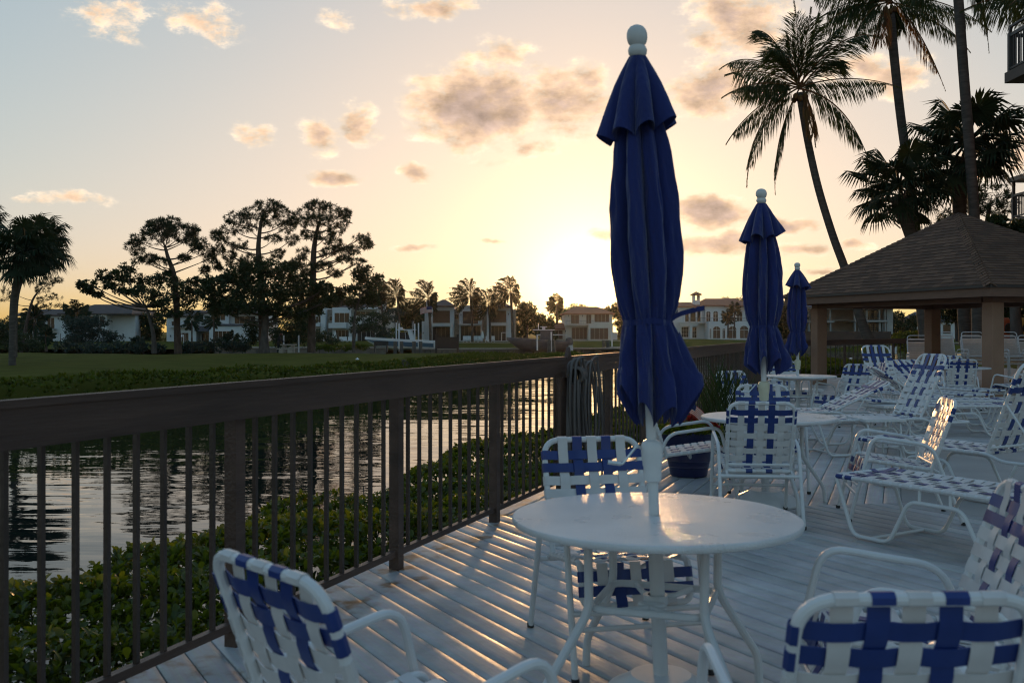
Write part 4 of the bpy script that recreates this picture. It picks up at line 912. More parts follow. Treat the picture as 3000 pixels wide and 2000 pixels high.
def sabal(name,label,Y,trunk,crown,R,group,nf=34,seed=2,squash=1.0,fx_=None,boots=True,mt='sabal_leaf',wind=(0,0)):
    r_=random.Random(seed); base=P(trunk[0][0],trunk[0][1],Y); t=thing(name,label,'palm tree',base,0,group)
    lc=lambda px,py,dy=0: P(px,py,Y)-base+Vector((0,dy,0))
    mb=MB(); trunk_path(mb,[lc(a,b) for a,b,c in trunk],[c for a,b,c in trunk],10,4)
    if boots:
        top=lc(*trunk[-1][:2]); d=(lc(*trunk[-2][:2])-top).normalized()
        for k in range(46):
            q=top+d*r_.uniform(0,1.3); a=r_.uniform(0,2*PI); rr=trunk[-1][2]; o=Vector((math.cos(a),math.sin(a),0))
            mb.bar(q+o*rr*.8,q+o*(rr+.16)+Vector((0,0,.20)),.07,.03)
    mb.build('trunk','palm_bark',t,smooth=60)
    lv=Leaves(); mb=MB(); cr_=lc(*crown)
    for i in range(nf):
        ph=2*PI*i*.381966; cz=1-2*(i+.5)/nf*.80; sr=math.sqrt(max(0,1-cz*cz))
        d=Vector((sr*math.cos(ph)+wind[0]*.3,sr*math.sin(ph),cz*.9+wind[1]*.3)).normalized(); Lp=R*r_.uniform(.36,.66); hub=cr_+d*Lp+Vector((0,0,-.10*R*(1-cz)))
        mb.tube(bez(cr_,cr_+d*Lp*.55+Vector((0,0,.06*R)),hub,4),.018*R+.006,5,caps=False)
        fl=R*r_.uniform(.42,.54); k=28; sdv=d.cross(Vector((0,0,1)));
        if sdv.length<.05: sdv=Vector((1,0,0))
        sdv.normalize(); upv=sdv.cross(d).normalized()
        ang=np.linspace(-2.35,2.35,k)+rng.normal(0,.03,k); dir_=np.array([V3(d*math.cos(a)+sdv*math.sin(a)) for a in ang])-np.array(V3(upv))*(.10+.22*np.abs(np.sin(ang)))[:,None]
        dir_=unit(dir_+np.array([0,0,-.12])); pp=np.repeat(V3(hub)[None],k,0); LL=fl*(.72+.28*np.cos(ang*.6))*rng.uniform(.92,1.06,k)
        nr=np.repeat(V3(upv)[None],k,0)+rng.normal(0,.15,(k,3))
        lv.diamond(pp,dir_,nr,LL*.72,fl*.105,.12,0,mid=.7); d2=unit(dir_+np.array([0,0,-.95])*rng.uniform(.6,1.4,(k,1))+rng.normal(0,.08,(k,3))); lv.diamond(pp+dir_*(LL*.60)[:,None],d2,nr,LL*.50,fl*.062,.05,0,mid=.15)
    mb.build('petiole',mt,t,smooth=60); lv.build('crown',mt,t); return t

# right: the coconut palms and cabbage palms behind the pavilion
coconut('coconut_palm','leaning coconut palm with its whole crown in view, left of the other tall palms',38,[(2552,1010,.24),(2527,950,.19),(2505,880,.17),(2475,785,.165),(2440,690,.155),(2400,560,.15),(2372,440,.145),(2352,330,.14),(2344,272,.16)],(2344,262),
 [(2308,22,2335,150),(2398,14,2368,150),(2205,92,2262,60),(2128,176,2215,110),(2112,232,2215,190),(2092,310,2200,232),(2124,425,2200,300),(2176,556,2190,330),(2272,570,2262,400),(2375,440,2370,290),(2530,490,2475,290),(2614,276,2480,215),(2476,196,2420,150),(2540,140,2460,80),(2452,92,2400,120),(2262,128,2310,150),(2215,190,2280,120),(2420,230,2390,190),(2150,270,2240,225),(2340,60,2345,140),(2290,110,2325,170)],.95,'coconut palms behind the pavilion',n=95,w=.034,seed=4,dry=(9,))
coconut('coconut_palm','tall coconut palm curving up right of the leaning one, crown at the top edge',40,[(2712,1010,.27),(2703,850,.22),(2685,690,.20),(2664,520,.19),(2640,350,.18),(2622,190,.18),(2608,40,.19)],(2606,10),
 [(2345,2,2470,-40),(2378,112,2470,0),(2462,150,2520,30),(2553,162,2560,50),(2780,262,2700,60),(2822,168,2730,30),(2880,110,2750,-20),(2500,-120),(2420,-60,2520,-60),(2700,-150),(2600,-180),(2790,-80,2700,-80),(2655,90,2640,30),(2560,-150),(2850,20,2740,-40),(2400,50,2500,-20)],1.0,'coconut palms behind the pavilion',n=90,w=.038,seed=9,dry=(3,4))
coconut('coconut_palm','coconut palm with a straight grey trunk rising out of the picture before cabbage palms',36,[(2868,1010,.26),(2862,800,.21),(2852,600,.19),(2838,400,.185),(2822,200,.18),(2808,0,.175),(2800,-90,.18)],(2798,-100),
 [(2895,158,2880,-60),(2940,20,2860,-90),(3040,120,2960,-60),(2700,-20,2740,-110),(2660,-140),(2800,-300),(2920,-200),(2700,-230),(2985,-60,2900,-140)],1.0,'coconut palms behind the pavilion',n=90,w=.037,seed=12)
coconut('coconut_palm','coconut palm whose trunk stands outside the frame, drooping one frond into the upper right corner',34,[(3190,1010,.25),(3170,600,.2),(3150,200,.18),(3130,0,.18)],(3128,-20),
 [(2868,-6,2990,-60),(2890,60,2990,-20),(2985,190,3040,20),(3050,250,3080,20),(3260,200,3200,-20),(3350,20,3240,-60),(3130,-250),(3010,-200,3080,-120),(3280,-180)],1.05,'coconut palms behind the pavilion',n=90,w=.038,seed=15)
sabal('cabbage_palm','lower cabbage palm with a thick booted trunk leaning left of a grey palm trunk',37,[(2712,1010,.22),(2690,800,.21),(2668,690,.22),(2640,610,.27),(2628,572,.30)],(2634,545),2.15,'cabbage palms behind the pavilion',nf=30,seed=3)
sabal('cabbage_palm','higher cabbage palm with a round dark crown at the right behind the pavilion roof',38,[(2830,1010,.25),(2818,800,.24),(2812,640,.24),(2812,540,.30),(2822,470,.34)],(2835,420),2.65,'cabbage palms behind the pavilion',nf=34,seed=8)
clump_tree('pine_tree','small dark pine showing between palm trunk and balcony above the pavilion roof','pine tree',52,[(2905,1000,.2),(2900,800,.16),(2890,680,.12),(2900,600,.10)],[(2880,570,38,24),(2920,560,40,26),(2948,600,25,22),(2855,610,24,22),(2900,620,34,20),(2770,640,20,25),(2760,680,24,26)],'pine',('pine_bark','pine_needle'),dens=1.2,leaf=.28)
for k,(lab,cl,Yd,mt) in enumerate([('leafy dark tree right of the pavilion roof below the lower balcony',[(2960,700,50,40),(2930,680,35,30),(2990,740,50,45),(2900,660,30,22),(2890,700,30,24),(2985,680,35,30),(3040,760,70,60),(2950,770,50,40)],34,'tree_leaf'),
  ('dense dark tree filling the gap under the pavilion roof at the right',[(2790,905,50,40),(2830,925,40,35),(2870,920,40,35),(2920,900,50,40),(2960,920,50,45),(3010,910,50,50),(2850,890,50,30),(2760,890,36,26),(2980,880,50,40)],58,'tree_leaf')]):
    clump_tree('broadleaf_tree',lab,'tree',Yd,[(cl[0][0]+20,1000,.22),(cl[0][0]+14,900,.17),(cl[0][0]+4,cl[0][1]+20,.12)],cl,'leaf',('grey_bark',mt),group=None,dens=1.3,leaf=.19)
clump_tree('yellow_shrub','bright yellow green shrub beyond the back railing beside a palm trunk','shrub',60,[(2650,1030,.06),(2650,1000,.05)],[(2640,990,22,14),(2665,985,18,16),(2655,1020,30,18),(2625,1000,14,10),(2680,1015,14,12)],'leaf',('grey_bark','yellow_shrub'),dens=1.2,leaf=.2)

# left: the group of trees on the lawn
sabal('cabbage_palm','big cabbage palm at the left edge with a speckled trunk on the lawn',53,[(36,1072,.19),(36,1000,.17),(38,900,.17),(48,830,.18),(62,770,.22)],(75,735),2.35,'cabbage palms at the left edge',nf=40,seed=21,wind=(.3,-.2))
sabal('cabbage_palm','cabbage palm just behind the big one at the left edge, crown reaching right',62,[(46,1046,.10),(46,950,.10),(52,860,.11),(78,775,.14)],(120,712),2.3,'cabbage palms at the left edge',nf=36,seed=22,wind=(.3,-.3))
sabal('cabbage_palm','cabbage palm cut off by the left edge, only leaf tips in view',60,[(-70,1055,.2),(-72,900,.18),(-70,760,.2)],(-68,660),2.0,'cabbage palms at the left edge',nf=36,seed=23)
pine_g='pine trees on the lawn'
clump_tree('pine_tree','umbrella topped pine, first of the tall pines from the left','pine tree',84,[(522,1036,.33),(519,960,.28),(516,870,.26),(508,800,.22),(494,760,.17),(484,725,.12)],
 [(480,672,48,22),(440,690,40,24),(520,680,42,26),(545,700,26,24),(405,722,30,26),(395,752,24,18),(430,760,30,14),(540,755,14,10),(470,770,26,12),(580,720,20,20),(605,740,20,18),(595,715,22,14),(620,760,16,14),(500,650,30,12),(455,655,28,12),(560,675,18,18),(600,790,12,10),(410,705,22,16)],'pine',('pine_bark','pine_needle'),pine_g,dens=1.0,branch=.12,seed=31)
clump_tree('pine_tree','tallest broad pine in the middle of the group, open limbs showing','pine tree',84,[(770,1034,.33),(766,900,.28),(762,800,.25),(757,730,.21),(762,670,.15),(770,625,.10)],
 [(785,606,36,16),(740,622,34,18),(825,622,30,18),(700,640,30,18),(850,640,20,16),(680,668,24,18),(655,700,22,16),(720,665,26,12),(790,650,34,14),(835,665,28,14),(845,700,26,14),(700,720,24,14),(640,732,18,14),(665,745,20,12),(800,700,22,12),(730,760,30,14),(690,770,26,12),(812,745,18,12),(635,690,20,12),(775,770,26,14),(640,780,16,12)],'pine',('pine_bark','pine_needle'),pine_g,dens=1.0,branch=.12,seed=32)
clump_tree('pine_tree','tall pine at the right of the group with a long limb reaching right','pine tree',84,[(912,1032,.36),(914,930,.31),(917,820,.27),(919,740,.23),(926,690,.17),(935,650,.11)],
 [(935,606,36,16),(970,620,30,18),(1000,645,22,20),(895,625,30,20),(880,655,22,16),(935,650,40,16),(985,675,26,14),(905,690,24,12),(960,695,30,12),(1010,625,16,14),(1060,700,24,14),(1072,715,16,14),(1030,735,26,12),(1045,770,24,12),(1010,760,18,10),(985,715,24,12),(960,740,22,12),(890,745,20,16),(900,790,22,14),(950,780,24,10),(980,800,22,10),(1000,730,18,10),(870,770,16,12)],'pine',('pine_bark','pine_needle'),pine_g,dens=1.0,branch=.13,seed=33)
clump_tree('pine_tree','thin pine with wispy bare branches behind the palms at the left edge','pine tree',110,[(60,1045,.22),(75,960,.18),(95,880,.12),(125,840,.06)],[(150,822,20,9),(172,820,10,7),(130,830,16,8),(120,850,22,9),(150,870,20,8),(170,895,12,6),(105,830,16,8),(150,900,20,7),(30,850,20,10),(10,870,22,12),(90,800,12,9),(120,880,18,8)],'pine',('pine_bark','pine_needle'),None,dens=.45,leaf=.34,branch=.05,seed=34)
clump_tree('broadleaf_tree','low spreading tree with many slanting stems, left of the umbrella topped pine','tree',83,[(452,1035,.24),(450,985,.18),(440,940,.13),(428,900,.09)],
 [(237,833,16,12),(268,835,22,14),(252,850,18,10),(295,808,22,16),(329,808,26,16),(363,818,24,16),(383,793,24,18),(405,818,26,18),(451,822,28,20),(478,808,24,16),(505,830,26,18),(540,845,24,20),(574,825,22,14),(440,860,40,22),(490,868,40,24),(530,885,34,24),(320,835,24,12),(350,850,30,12),(400,850,30,14),(565,860,26,20),(470,900,36,20),(510,920,30,18),(290,860,16,8)],'leaf',('grey_bark','tree_leaf'),'spreading trees on the lawn',dens=.75,leaf=.24,branch=.09,subb=7,seed=41)
clump_tree('broadleaf_tree','huge dense spreading tree with a thick grey trunk beside the picnic table','tree',82,[(775,1034,.46),(775,985,.30),(778,940,.30),(770,880,.22),(775,820,.12)],
 [(600,860,30,24),(640,835,36,26),(690,810,40,28),(740,800,40,26),(790,790,40,26),(835,800,38,26),(870,820,36,26),(900,850,36,26),(935,865,30,24),(620,890,36,22),(670,870,44,26),(730,850,46,28),(790,850,46,28),(850,860,44,28),(890,890,40,22),(640,905,30,16),(700,900,44,22),(760,900,46,22),(820,905,44,22),(870,920,36,18),(715,785,24,14),(660,815,24,16),(850,780,24,14),(920,905,26,16),(600,835,20,14),(955,845,24,18),(970,880,20,14)],'leaf',('grey_bark','tree_leaf'),'spreading trees on the lawn',dens=1.35,leaf=.25,branch=.12,subb=7,seed=42)
clump_tree('broadleaf_tree','slim tree on the lawn in front of the modern house with the chimney','tree',86,[(1036,1032,.14),(1036,980,.12),(1040,920,.10),(1055,870,.07)],
 [(1045,800,24,18),(1075,800,28,22),(1100,820,22,20),(1060,830,34,22),(1095,850,26,20),(1030,850,24,16),(1065,865,36,18),(1040,890,26,14),(1085,885,28,14),(1000,850,22,14),(985,870,20,12),(1100,880,16,12)],'leaf',('grey_bark','tree_leaf'),None,dens=.8,leaf=.24,branch=.06,seed=43)
clump_tree('broadleaf_tree','small tree with thin upright limbs left of the blue boat bow','tree',118,[(1037,1032,.12),(1040,985,.1),(1048,960,.08)],[(1040,940,26,14),(1075,930,30,14),(1105,925,28,14),(1065,960,26,12),(1095,955,30,14),(1125,940,22,14),(1040,965,18,10)],'leaf',('grey_bark','tree_leaf'),None,dens=.6,leaf=.24,branch=.05,seed=44)
# garden in front of the white houses: shrubs one by one
for k,(lab,cl,Yd,mt) in enumerate([
 ('big blue green shrub in front of the left white house',[(230,950,45,26),(270,955,40,26),(300,985,40,22),(250,985,45,22),(210,990,36,22),(330,985,26,16),(290,940,26,16)],120,'blue_shrub'),
 ('dark shrub beside the cabbage palm trunks at the left',[(80,1000,30,24),(110,1010,30,20),(60,1015,26,18),(20,1000,30,26),(10,960,26,26)],105,'tree_leaf'),
 ('low shrubs with pale tips below the left white house wall',[(190,1015,36,14),(240,1020,36,13),(290,1018,36,14),(340,1015,36,14),(390,1018,30,13)],92,'blue_shrub'),
 ('low shrub with white blooms left of the second white house',[(420,1015,26,16),(460,1018,24,14),(395,1000,24,14)],90,'blue_shrub'),
 ('low garden shrubs in front of the second white house',[(560,1015,30,15),(600,1012,34,17),(640,1010,34,18),(680,1015,30,14),(720,1018,26,12),(540,1020,26,12)],90,'blue_shrub'),
 ('dark round bush between the second white house and the thick trunk',[(720,1000,26,20),(745,985,22,20),(735,960,22,20)],96,'tree_leaf'),
 ('dark tall bushes behind the person at the picnic table',[(820,960,40,30),(850,990,40,26),(870,950,40,30),(890,985,36,26),(830,1000,30,20),(800,985,24,20),(900,940,28,24)],112,'tree_leaf'),
 ('green hedge along the wall in front of the modern house with the chimney',[(935,1018,26,8),(975,1018,28,8),(1015,1018,28,8),(1055,1017,26,8)],120,'lawn_leaf'),
 ('dark bush beside the white patio umbrella',[(955,990,22,20),(975,1000,20,16),(930,985,20,18)],150,'tree_leaf'),
 ('pale grey flowering tree in front of the modern house with the chimney',[(1090,955,30,14),(1115,970,28,14),(1140,930,24,14),(1160,915,24,12),(1120,985,24,12)],150,'blue_shrub'),
 ('yellow green bush behind the bow of the blue boat',[(1130,985,26,14),(1160,975,24,16),(1180,985,22,14)],160,'lawn_leaf')]):
    clump_tree('shrub',lab,'shrub',Yd,[(cl[0][0],cl[0][1]+cl[0][3]+14,.06),(cl[0][0]+2,cl[0][1]+5,.05)],cl,'leaf',('grey_bark',mt),'garden shrubs across the lawn',dens=.8,leaf=.26,branch=.03,subb=3,seed=60+k)
# feather palms around the houses
def feather(label,px,py,top,r,Y,seed,mt='far_palm_leaf',w=.10,wind=0,nf=20,group='palms around the houses',lean=0,tr=.16,asym=.0,n=24):
    r_=random.Random(seed); fr=[]
    for i in range(nf):
        a=-.35*PI+1.7*PI*(i/(nf-1))-.0; a=PI*.5+ (i/(nf-1)-.5)*1.62*PI
        x=math.cos(a)*r*r_.uniform(.85,1.1); y=-math.sin(a)*r*r_.uniform(.8,1.05)
        if wind: 
            x=x-wind*r*.55*(1 if y<0 else .5)
            if x>r*.6: x*=.75
        y+= .25*r*abs(x/r)**1.5
        fr.append((px+lean+x,top+y,px+lean+x*.55,top+y*.9-.28*r*(1-.2*abs(x/r)),r_.uniform(-1,1)*r*Y/F*.8))
    return coconut('palm_tree',label,Y,[(px,py,tr*1.25),(px+lean*.3,(py+top)/2,tr),(px+lean,top,tr)],(px+lean,top),fr,r*Y/F*.33,group,mt,n+8,w*1.05,seed=seed,nuts=False,bark='pine_bark')
feather('date palm with stiff fronds hiding the left balcony of the white house',103,1015,945,52,140,71,'sabal_leaf',.12,0,26,tr=.25)
feather('date palm with stiff fronds between the two windows of the left white house',226,1000,925,46,140,72,'sabal_leaf',.12,0,28,tr=.3)
feather('small palm with windswept fronds before the second white house',562,1010,940,36,150,73,'sabal_leaf',.11,-.6,16,tr=.12)
feather('small palm with thin trunk before the dark awning of the second white house',627,1015,935,34,150,74,'sabal_leaf',.11,.3,14,tr=.14)
feather('spiky young palm in front of the second white house wing',680,1030,1000,34,100,75,'sabal_leaf',.09,0,20,tr=.16)
feather('spiky young palm among the shrubs at the left below the white house',135,1030,985,30,112,76,'sabal_leaf',.09,0,18,tr=.14)
WP='wind blown coconut palms by the far houses'
for lab,px,py,top,r,lean,sd_,tr in [('wind blown palm half hidden behind the slim tree crown',1128,1000,855,40,-18,81,.22),('wind blown palm left of the flag house, fronds spread over dark trees',1172,990,868,48,-8,82,.2),('wind blown palm in front of the left corner of the flag house',1262,1000,878,50,-8,83,.24),('wind blown palm before the centre of the flag house',1384,1000,866,48,-6,84,.2),('shorter wind blown palm before the right wing of the flag house',1436,1000,895,44,-4,85,.2),('tallest wind blown palm at the right corner of the flag house',1502,1000,858,48,-6,86,.24)]:
    feather(lab,px,py,top,r*1.14,160,sd_,'far_palm_leaf',.11,.75,18,WP,lean,tr*.85)
feather('palm with tufted crown above the trees left of the sunlit house',1632,960,890,34,185,87,'far_palm_leaf',.13,.3,18,tr=.2)
feather('small palm before the arched windows of the villa',2133,990,930,26,178,88,'far_palm_leaf',.10,0,14,tr=.14)
feather('tall thin palm in front of the arcade of the villa',2152,990,905,24,176,89,'far_palm_leaf',.10,0,14,tr=.12)
feather('small palm behind the trees left of the modern house with the chimney',1000,960,880,30,190,90,'far_palm_leaf',.12,.4,14,tr=.15)
# trees far behind the houses, each by itself
def blob_row(x0,x1,top,bot,seed,rx=26,ry=22):
    r_=random.Random(seed); out=[]; x=x0
    while x<=x1:
        tp=top+r_.uniform(0,16); y=tp+ry
        while y<bot: out.append((x+r_.uniform(-6,6),y,rx*r_.uniform(.7,1.1),ry*r_.uniform(.7,1.1))); y+=ry*1.3
        x+=rx*1.1
    return out
FT=[('dark broad tree between the chimney house and the flag house, behind the blue boat',1135,1235,885,985,185),
    ('dark tree behind the left side of the flag house',1205,1265,905,975,190),
    ('tall rounded tree at the right end of the flag house',1512,1568,872,985,176),
    ('tree right of the rounded tree, towards the sunlit house',1570,1640,915,985,180),
    ('broad tree behind the left roof of the sunlit house',1640,1690,893,940,200),
    ('flat topped tree behind the roof of the sunlit house',1690,1830,886,930,205),
    ('tall dark tree right of the sunlit house, by the big umbrella',1822,1900,888,1000,196),
    ('tree behind the right roof of the villa',2130,2200,862,900,225),
    ('dark tree right of the villa, between the two umbrellas',2200,2330,870,1000,214),
    ('dark tree between smallest umbrella and grey house',2270,2370,890,990,196),
    ('tree beside the grey unfinished house, seen under the pavilion roof',2600,2700,905,985,203),
    ('dark trees left of the modern house with the chimney',880,925,895,1000,200),
    ('low tree between the two white houses',392,480,908,1012,172),
    ('tree behind the palms left of the modern house with the chimney',930,1010,870,905,210),
    ('tree behind the slim tree and the chimney',1010,1120,865,905,210),
    ('tree at far left behind the cabbage palm trunks',-30,60,925,1010,150),
    ('tree glimpsed through the grey unfinished house',2430,2500,900,985,226)]
for k,(lab,x0,x1,top,bot,Yd) in enumerate(FT):
    clump_tree('broadleaf_tree',lab,'tree',Yd,[((x0+x1)/2,1008,.5),((x0+x1)/2,960,.4),((x0+x1)/2,top+30,.2)],blob_row(x0+10,x1-10,top,bot,k),'leaf',('grey_bark','tree_leaf'),'trees behind the far houses',dens=1.5,leaf=.42,branch=.1,subb=2,depth=.8,seed=90+k)

# ------------------------------------------------------------------ houses across the water, measured at distance Y
class House:
    def __init__(s,label,px0,px1,pyb,Y,group='houses across the canal'):
        s.Y=Y; s.b=P((px0+px1)/2,pyb,Y); s.t=thing('house',label,'house',s.b,0,group)
    def q(s,px,py,d=0): return P(px,py,s.Y)-s.b+Vector((0,d,0))
    def blockm(s,mb,x0,y0,x1,y1,d0,d1): 
        a=s.q(x0,y1,d0); b=s.q(x1,y0,d1); mb.box((a.x,a.y,a.z),(b.x,b.y,b.z))
    def block(s,name,x0,y0,x1,y1,d0,d1,m,parent=None):
        mb=MB(); s.blockm(mb,x0,y0,x1,y1,d0,d1); return mb.build(name,m,parent or s.t,smooth=0)
    def win(s,x0,y0,x1,y1,d,nx=2,ny=1,fr='trim_white',name='window',arch=False,glass='glass_dark',fw=.8):
        """frame stands 6 cm proud of the wall at depth d, pane 2 cm"""
        mb=MB(); f=fw
        s.blockm(mb,x0,y0,x1,y0+f,d-.06,d+.02); s.blockm(mb,x0,y1-f,x1,y1,d-.06,d+.02); s.blockm(mb,x0,y0+f,x0+f,y1-f,d-.06,d+.02); s.blockm(mb,x1-f,y0+f,x1,y1-f,d-.06,d+.02)
        for i in range(1,nx): x=x0+(x1-x0)*i/nx; s.blockm(mb,x-f*.35,y0+f,x+f*.35,y1-f,d-.055,d+.02)
        for i in range(1,ny): y=y0+(y1-y0)*i/ny; s.blockm(mb,x0+f,y-f*.3,x1-f,y+f*.3,d-.05,d+.02)
        if arch:
            a=s.q((x0+x1)/2,y0+f,d); R=(s.q(x1,0).x-s.q(x0,0).x)/2; k=12
            vs=[(a.x,d-.02,a.z)]+[(a.x+R*math.cos(PI*i/k),d-.02,a.z+R*math.sin(PI*i/k)) for i in range(k+1)]
            ring=[]
            for i in range(k+1):
                for rr in (R,R*1.12): ring.append((a.x+rr*math.cos(PI*i/k),d-.06,a.z+rr*math.sin(PI*i/k)))
            mb.add(ring,[(2*i,2*i+1,2*i+3,2*i+2) for i in range(k)]); s.blockm(mb,(x0+x1)/2-f*.35,y0-(x1-x0)/2,(x0+x1)/2+f*.35,y0,d-.05,d-.03)
        w=mb.build(name,fr,s.t,smooth=0)
        g=MB(); s.blockm(g,x0+f*.5,y0+f*.5,x1-f*.5,y1-f*.5,d-.02,d+.03)
        if arch: g.add(vs,[(0,i,i+1) for i in range(1,k+1)])
        g.build('pane',glass,w,smooth=0); return w
    def hip(s,x0,x1,ye,yt,d0,d1,m,ridge=.3,over=2,name='roof',flat=None):
        a=s.q(x0-over,ye,d0-.5); b=s.q(x1+over,ye,d1+.5); h=s.q(0,yt).z; cx=(a.x+b.x)/2; w=(b.x-a.x)*ridge/2; cy=(a.y+b.y)/2; th=.22
        vs=[(a.x,a.y,a.z),(b.x,a.y,a.z),(b.x,b.y,a.z),(a.x,b.y,a.z),(cx-w,cy,h),(cx+w,cy,h)]+[(a.x,a.y,a.z-th),(b.x,a.y,a.z-th),(b.x,b.y,a.z-th),(a.x,b.y,a.z-th)]
        mb=MB().add(vs,[(0,1,5,4),(1,2,5),(2,3,4,5),(3,0,4),(0,6,7,1),(1,7,8,2),(2,8,9,3),(3,9,6,0),(9,8,7,6)]); return mb.build(name,m,s.t,smooth=0)
    def rail(s,x0,x1,yt,yb,d,m='rail_metal',n=10):
        mb=MB(); s.blockm(mb,x0,yt,x1,yt+.7,d-.03,d+.03); s.blockm(mb,x0,yb-.6,x1,yb,d-.03,d+.03)
        for i in range(n+1): x=x0+(x1-x0)*i/n; s.blockm(mb,x-.18,yt+.7,x+.18,yb-.6,d-.015,d+.015)
        return mb.build('balcony_rail',m,s.t,smooth=0)
    def lamp(s,px,py,d): 
        mb=MB(); s.blockm(mb,px-1,py-2.6,px+1,py+2.6,d-.16,d-.01); return mb.build('wall_lamp','dark_metal',s.t,smooth=0)
# left white house with the brown hip roof
h=House('white house with a long brown hip roof behind the left garden shrubs',50,392,1016,168)
h.block('wall',60,922,190,1016,0,14,'house_white'); h.block('wall',190,919,322,1016,-1.5,14.2,'house_white'); h.block('wall',322,921,390,1016,1.0,3.4,'house_white')
h.hip(40,205,922,903,0,14,'roof_grey',.7,2); h.hip(186,396,918,889,-1.5,14,'roof_grey',.55,3)
h.win(74,932,100,962,0); h.win(138,930,160,962,0); h.win(272,926,318,958,-1.5,3); h.win(75,978,108,1008,0,3); h.win(130,978,156,1008,0,3); h.win(176,976,186,1006,0,1)
h.rail(66,104,951,962,-.8,n=8); h.rail(130,166,951,962,-.8,n=8); h.block('balcony',66,962,104,966,-.9,-.01,'house_white'); h.block('balcony',130,962,166,966,-.9,-.01,'house_white'); h.lamp(171,933,0)
# second white house
h=House('second white house with a flat roofed garden wing and dark awning',488,790,1012,165)
h.block('wall',488,925,575,1012,0,13,'house_white'); h.block('wall',575,914,660,1012,2,13.4,'house_white'); h.block('wall',660,918,760,1012,3,13.2,'house_white'); h.block('wing',637,955,728,1010,-4.5,1.9,'house_white'); h.block('wing_parapet',635,949,731,954.8,-4.7,2.9,'roof_shingle_blue')
h.hip(484,580,925,905,0,13,'roof_grey',.5,2); h.hip(575,765,914,892,2,13,'roof_grey',.6,2)
h.win(578,918,586,940,2,1); h.win(607,918,650,938,2,3); h.win(502,940,520,954,0,2); h.win(510,974,553,1006,0,4); h.win(580,975,632,1008,2,5); h.win(651,969,699,1000,-4.5,4); h.win(672,925,735,948,3,4)
h.block('awning',573,955,634,970,-.6,1.9,'roof_shingle_blue'); h.rail(500,560,944,955,-.9,n=10); h.block('balcony',500,955,560,958.5,-1,-.01,'house_white'); h.lamp(500,984,0)
# modern house with the chimney
h=House('modern flat roofed house with stone panel and tall white chimney',920,1135,1006,172)
h.block('wall',922,903,942,1006,0,12,'house_white'); h.block('wall',942,902.5,956,1006,-.8,11.5,'house_white'); h.block('stone_panel',956,906,975,1006,1,11.4,'house_stone'); h.block('wall',975,901,1030,1006,-.5,11.6,'house_white'); h.block('wall',1030,906,1102,1006,.5,11.7,'house_white'); h.block('side_wall',1102,908,1135,1006,3,11.8,'house_cream')
h.block('chimney',1107,868,1119,905.5,5,7.5,'house_white'); h.block('roof_slab',1033,901,1106,905.8,-1.2,12,'trim_white'); h.hip(985,1108,900.8,886,1,11,'roof_grey',.5,0)
h.win(961,926,971,940,1,1); h.win(981,916,1025,945,-.5,3); h.win(925,925,940,945,0,2); h.win(1040,912,1100,925,.5,4); h.win(981,966,1024,1003,-.5,4); h.win(1045,960,1098,1003,.5,4); h.lamp(1028,930,-.5)
h.block('balcony',969,946,1020,961,-2.2,-.52,'house_white'); h.block('balcony',920,946,941,956,-1.5,-.02,'house_white'); h.win(925,962,940,1000,0,2)
# flag house
h=House('two storey white house with two hipped bays and stone centre, flag and palms in front',1237,1512,1001,165)
h.block('wall',1258,895,1330,1001,0,12,'house_white'); h.block('stone_panel',1330,905,1345,1001,1.2,11.8,'house_stone'); h.block('wall',1345,896,1412,1001,.6,11.6,'house_white'); h.block('stone_panel',1412,906,1426,1001,1.3,11.5,'house_stone'); h.block('wall',1426,898,1498,1001,0,12,'house_white'); h.block('side_wall',1498.2,905,1512,1001,2,11,'house_stone'); h.block('pier',1245,905,1257.8,1001,-.6,4,'house_white'); h.block('garden_wall',1237,941,1244.8,1001,-.8,2,'house_white')
h.hip(1258,1330,895.5,874,0,12,'roof_grey',.12,1); h.hip(1428,1498,897.5,878,0,12,'roof_grey',.12,1); h.block('parapet',1344,894,1413,895.8,.4,11.6,'trim_white')
h.block('chimney',1246,880,1257,904.8,1,3,'house_white')
for x0,y0,x1,y1,d,nx in ((1268,910,1318,946,0,3),(1266,957,1319,998,0,4),(1355,912,1400,948,.6,4),(1349,954,1408,998,.6,5),(1436,910,1483,944,0,4),(1439,954,1482,998,0,4),(1332,921,1342,934,1.2,1)): h.win(x0,y0,x1,y1,d,nx,glass='wood_door' if y0<915 else 'glass_dark',fr='house_stone' if y0>950 else 'wood_door')
h.block('balcony',1262,947.5,1326,955.5,-1.6,-.02,'house_white'); h.block('balcony',1345,948.5,1409,951.5,-1.2,.58,'trim_white'); h.block('balcony',1436,946.5,1496,953,-1.2,-.02,'house_white'); h.rail(1348,1406,938,948.4,-1,n=12); h.rail(1436,1484,936,946.4,-1,n=10)
for a,b in ((1350,922),(1404,922),(1490,920),(1431,920),(1434,972),(1490,972),(1241,975)): h.lamp(a,b,.6 if 1345<a<1412 else (-.8 if a<1245 else 0))
h.block('column',1257.9,956,1264,1001,-1.5,-.9,'house_white'); h.block('column',1320,956,1327,1001,-1.5,-.9,'house_white'); h.block('column',1427,953.2,1435,1001,-1.1,-.5,'house_white'); h.block('column',1486,953.2,1497,1001,-1.1,-.5,'house_white')
h.block('patio',1237,1001.2,1512,1004,-5,-.01,'stone_pale')
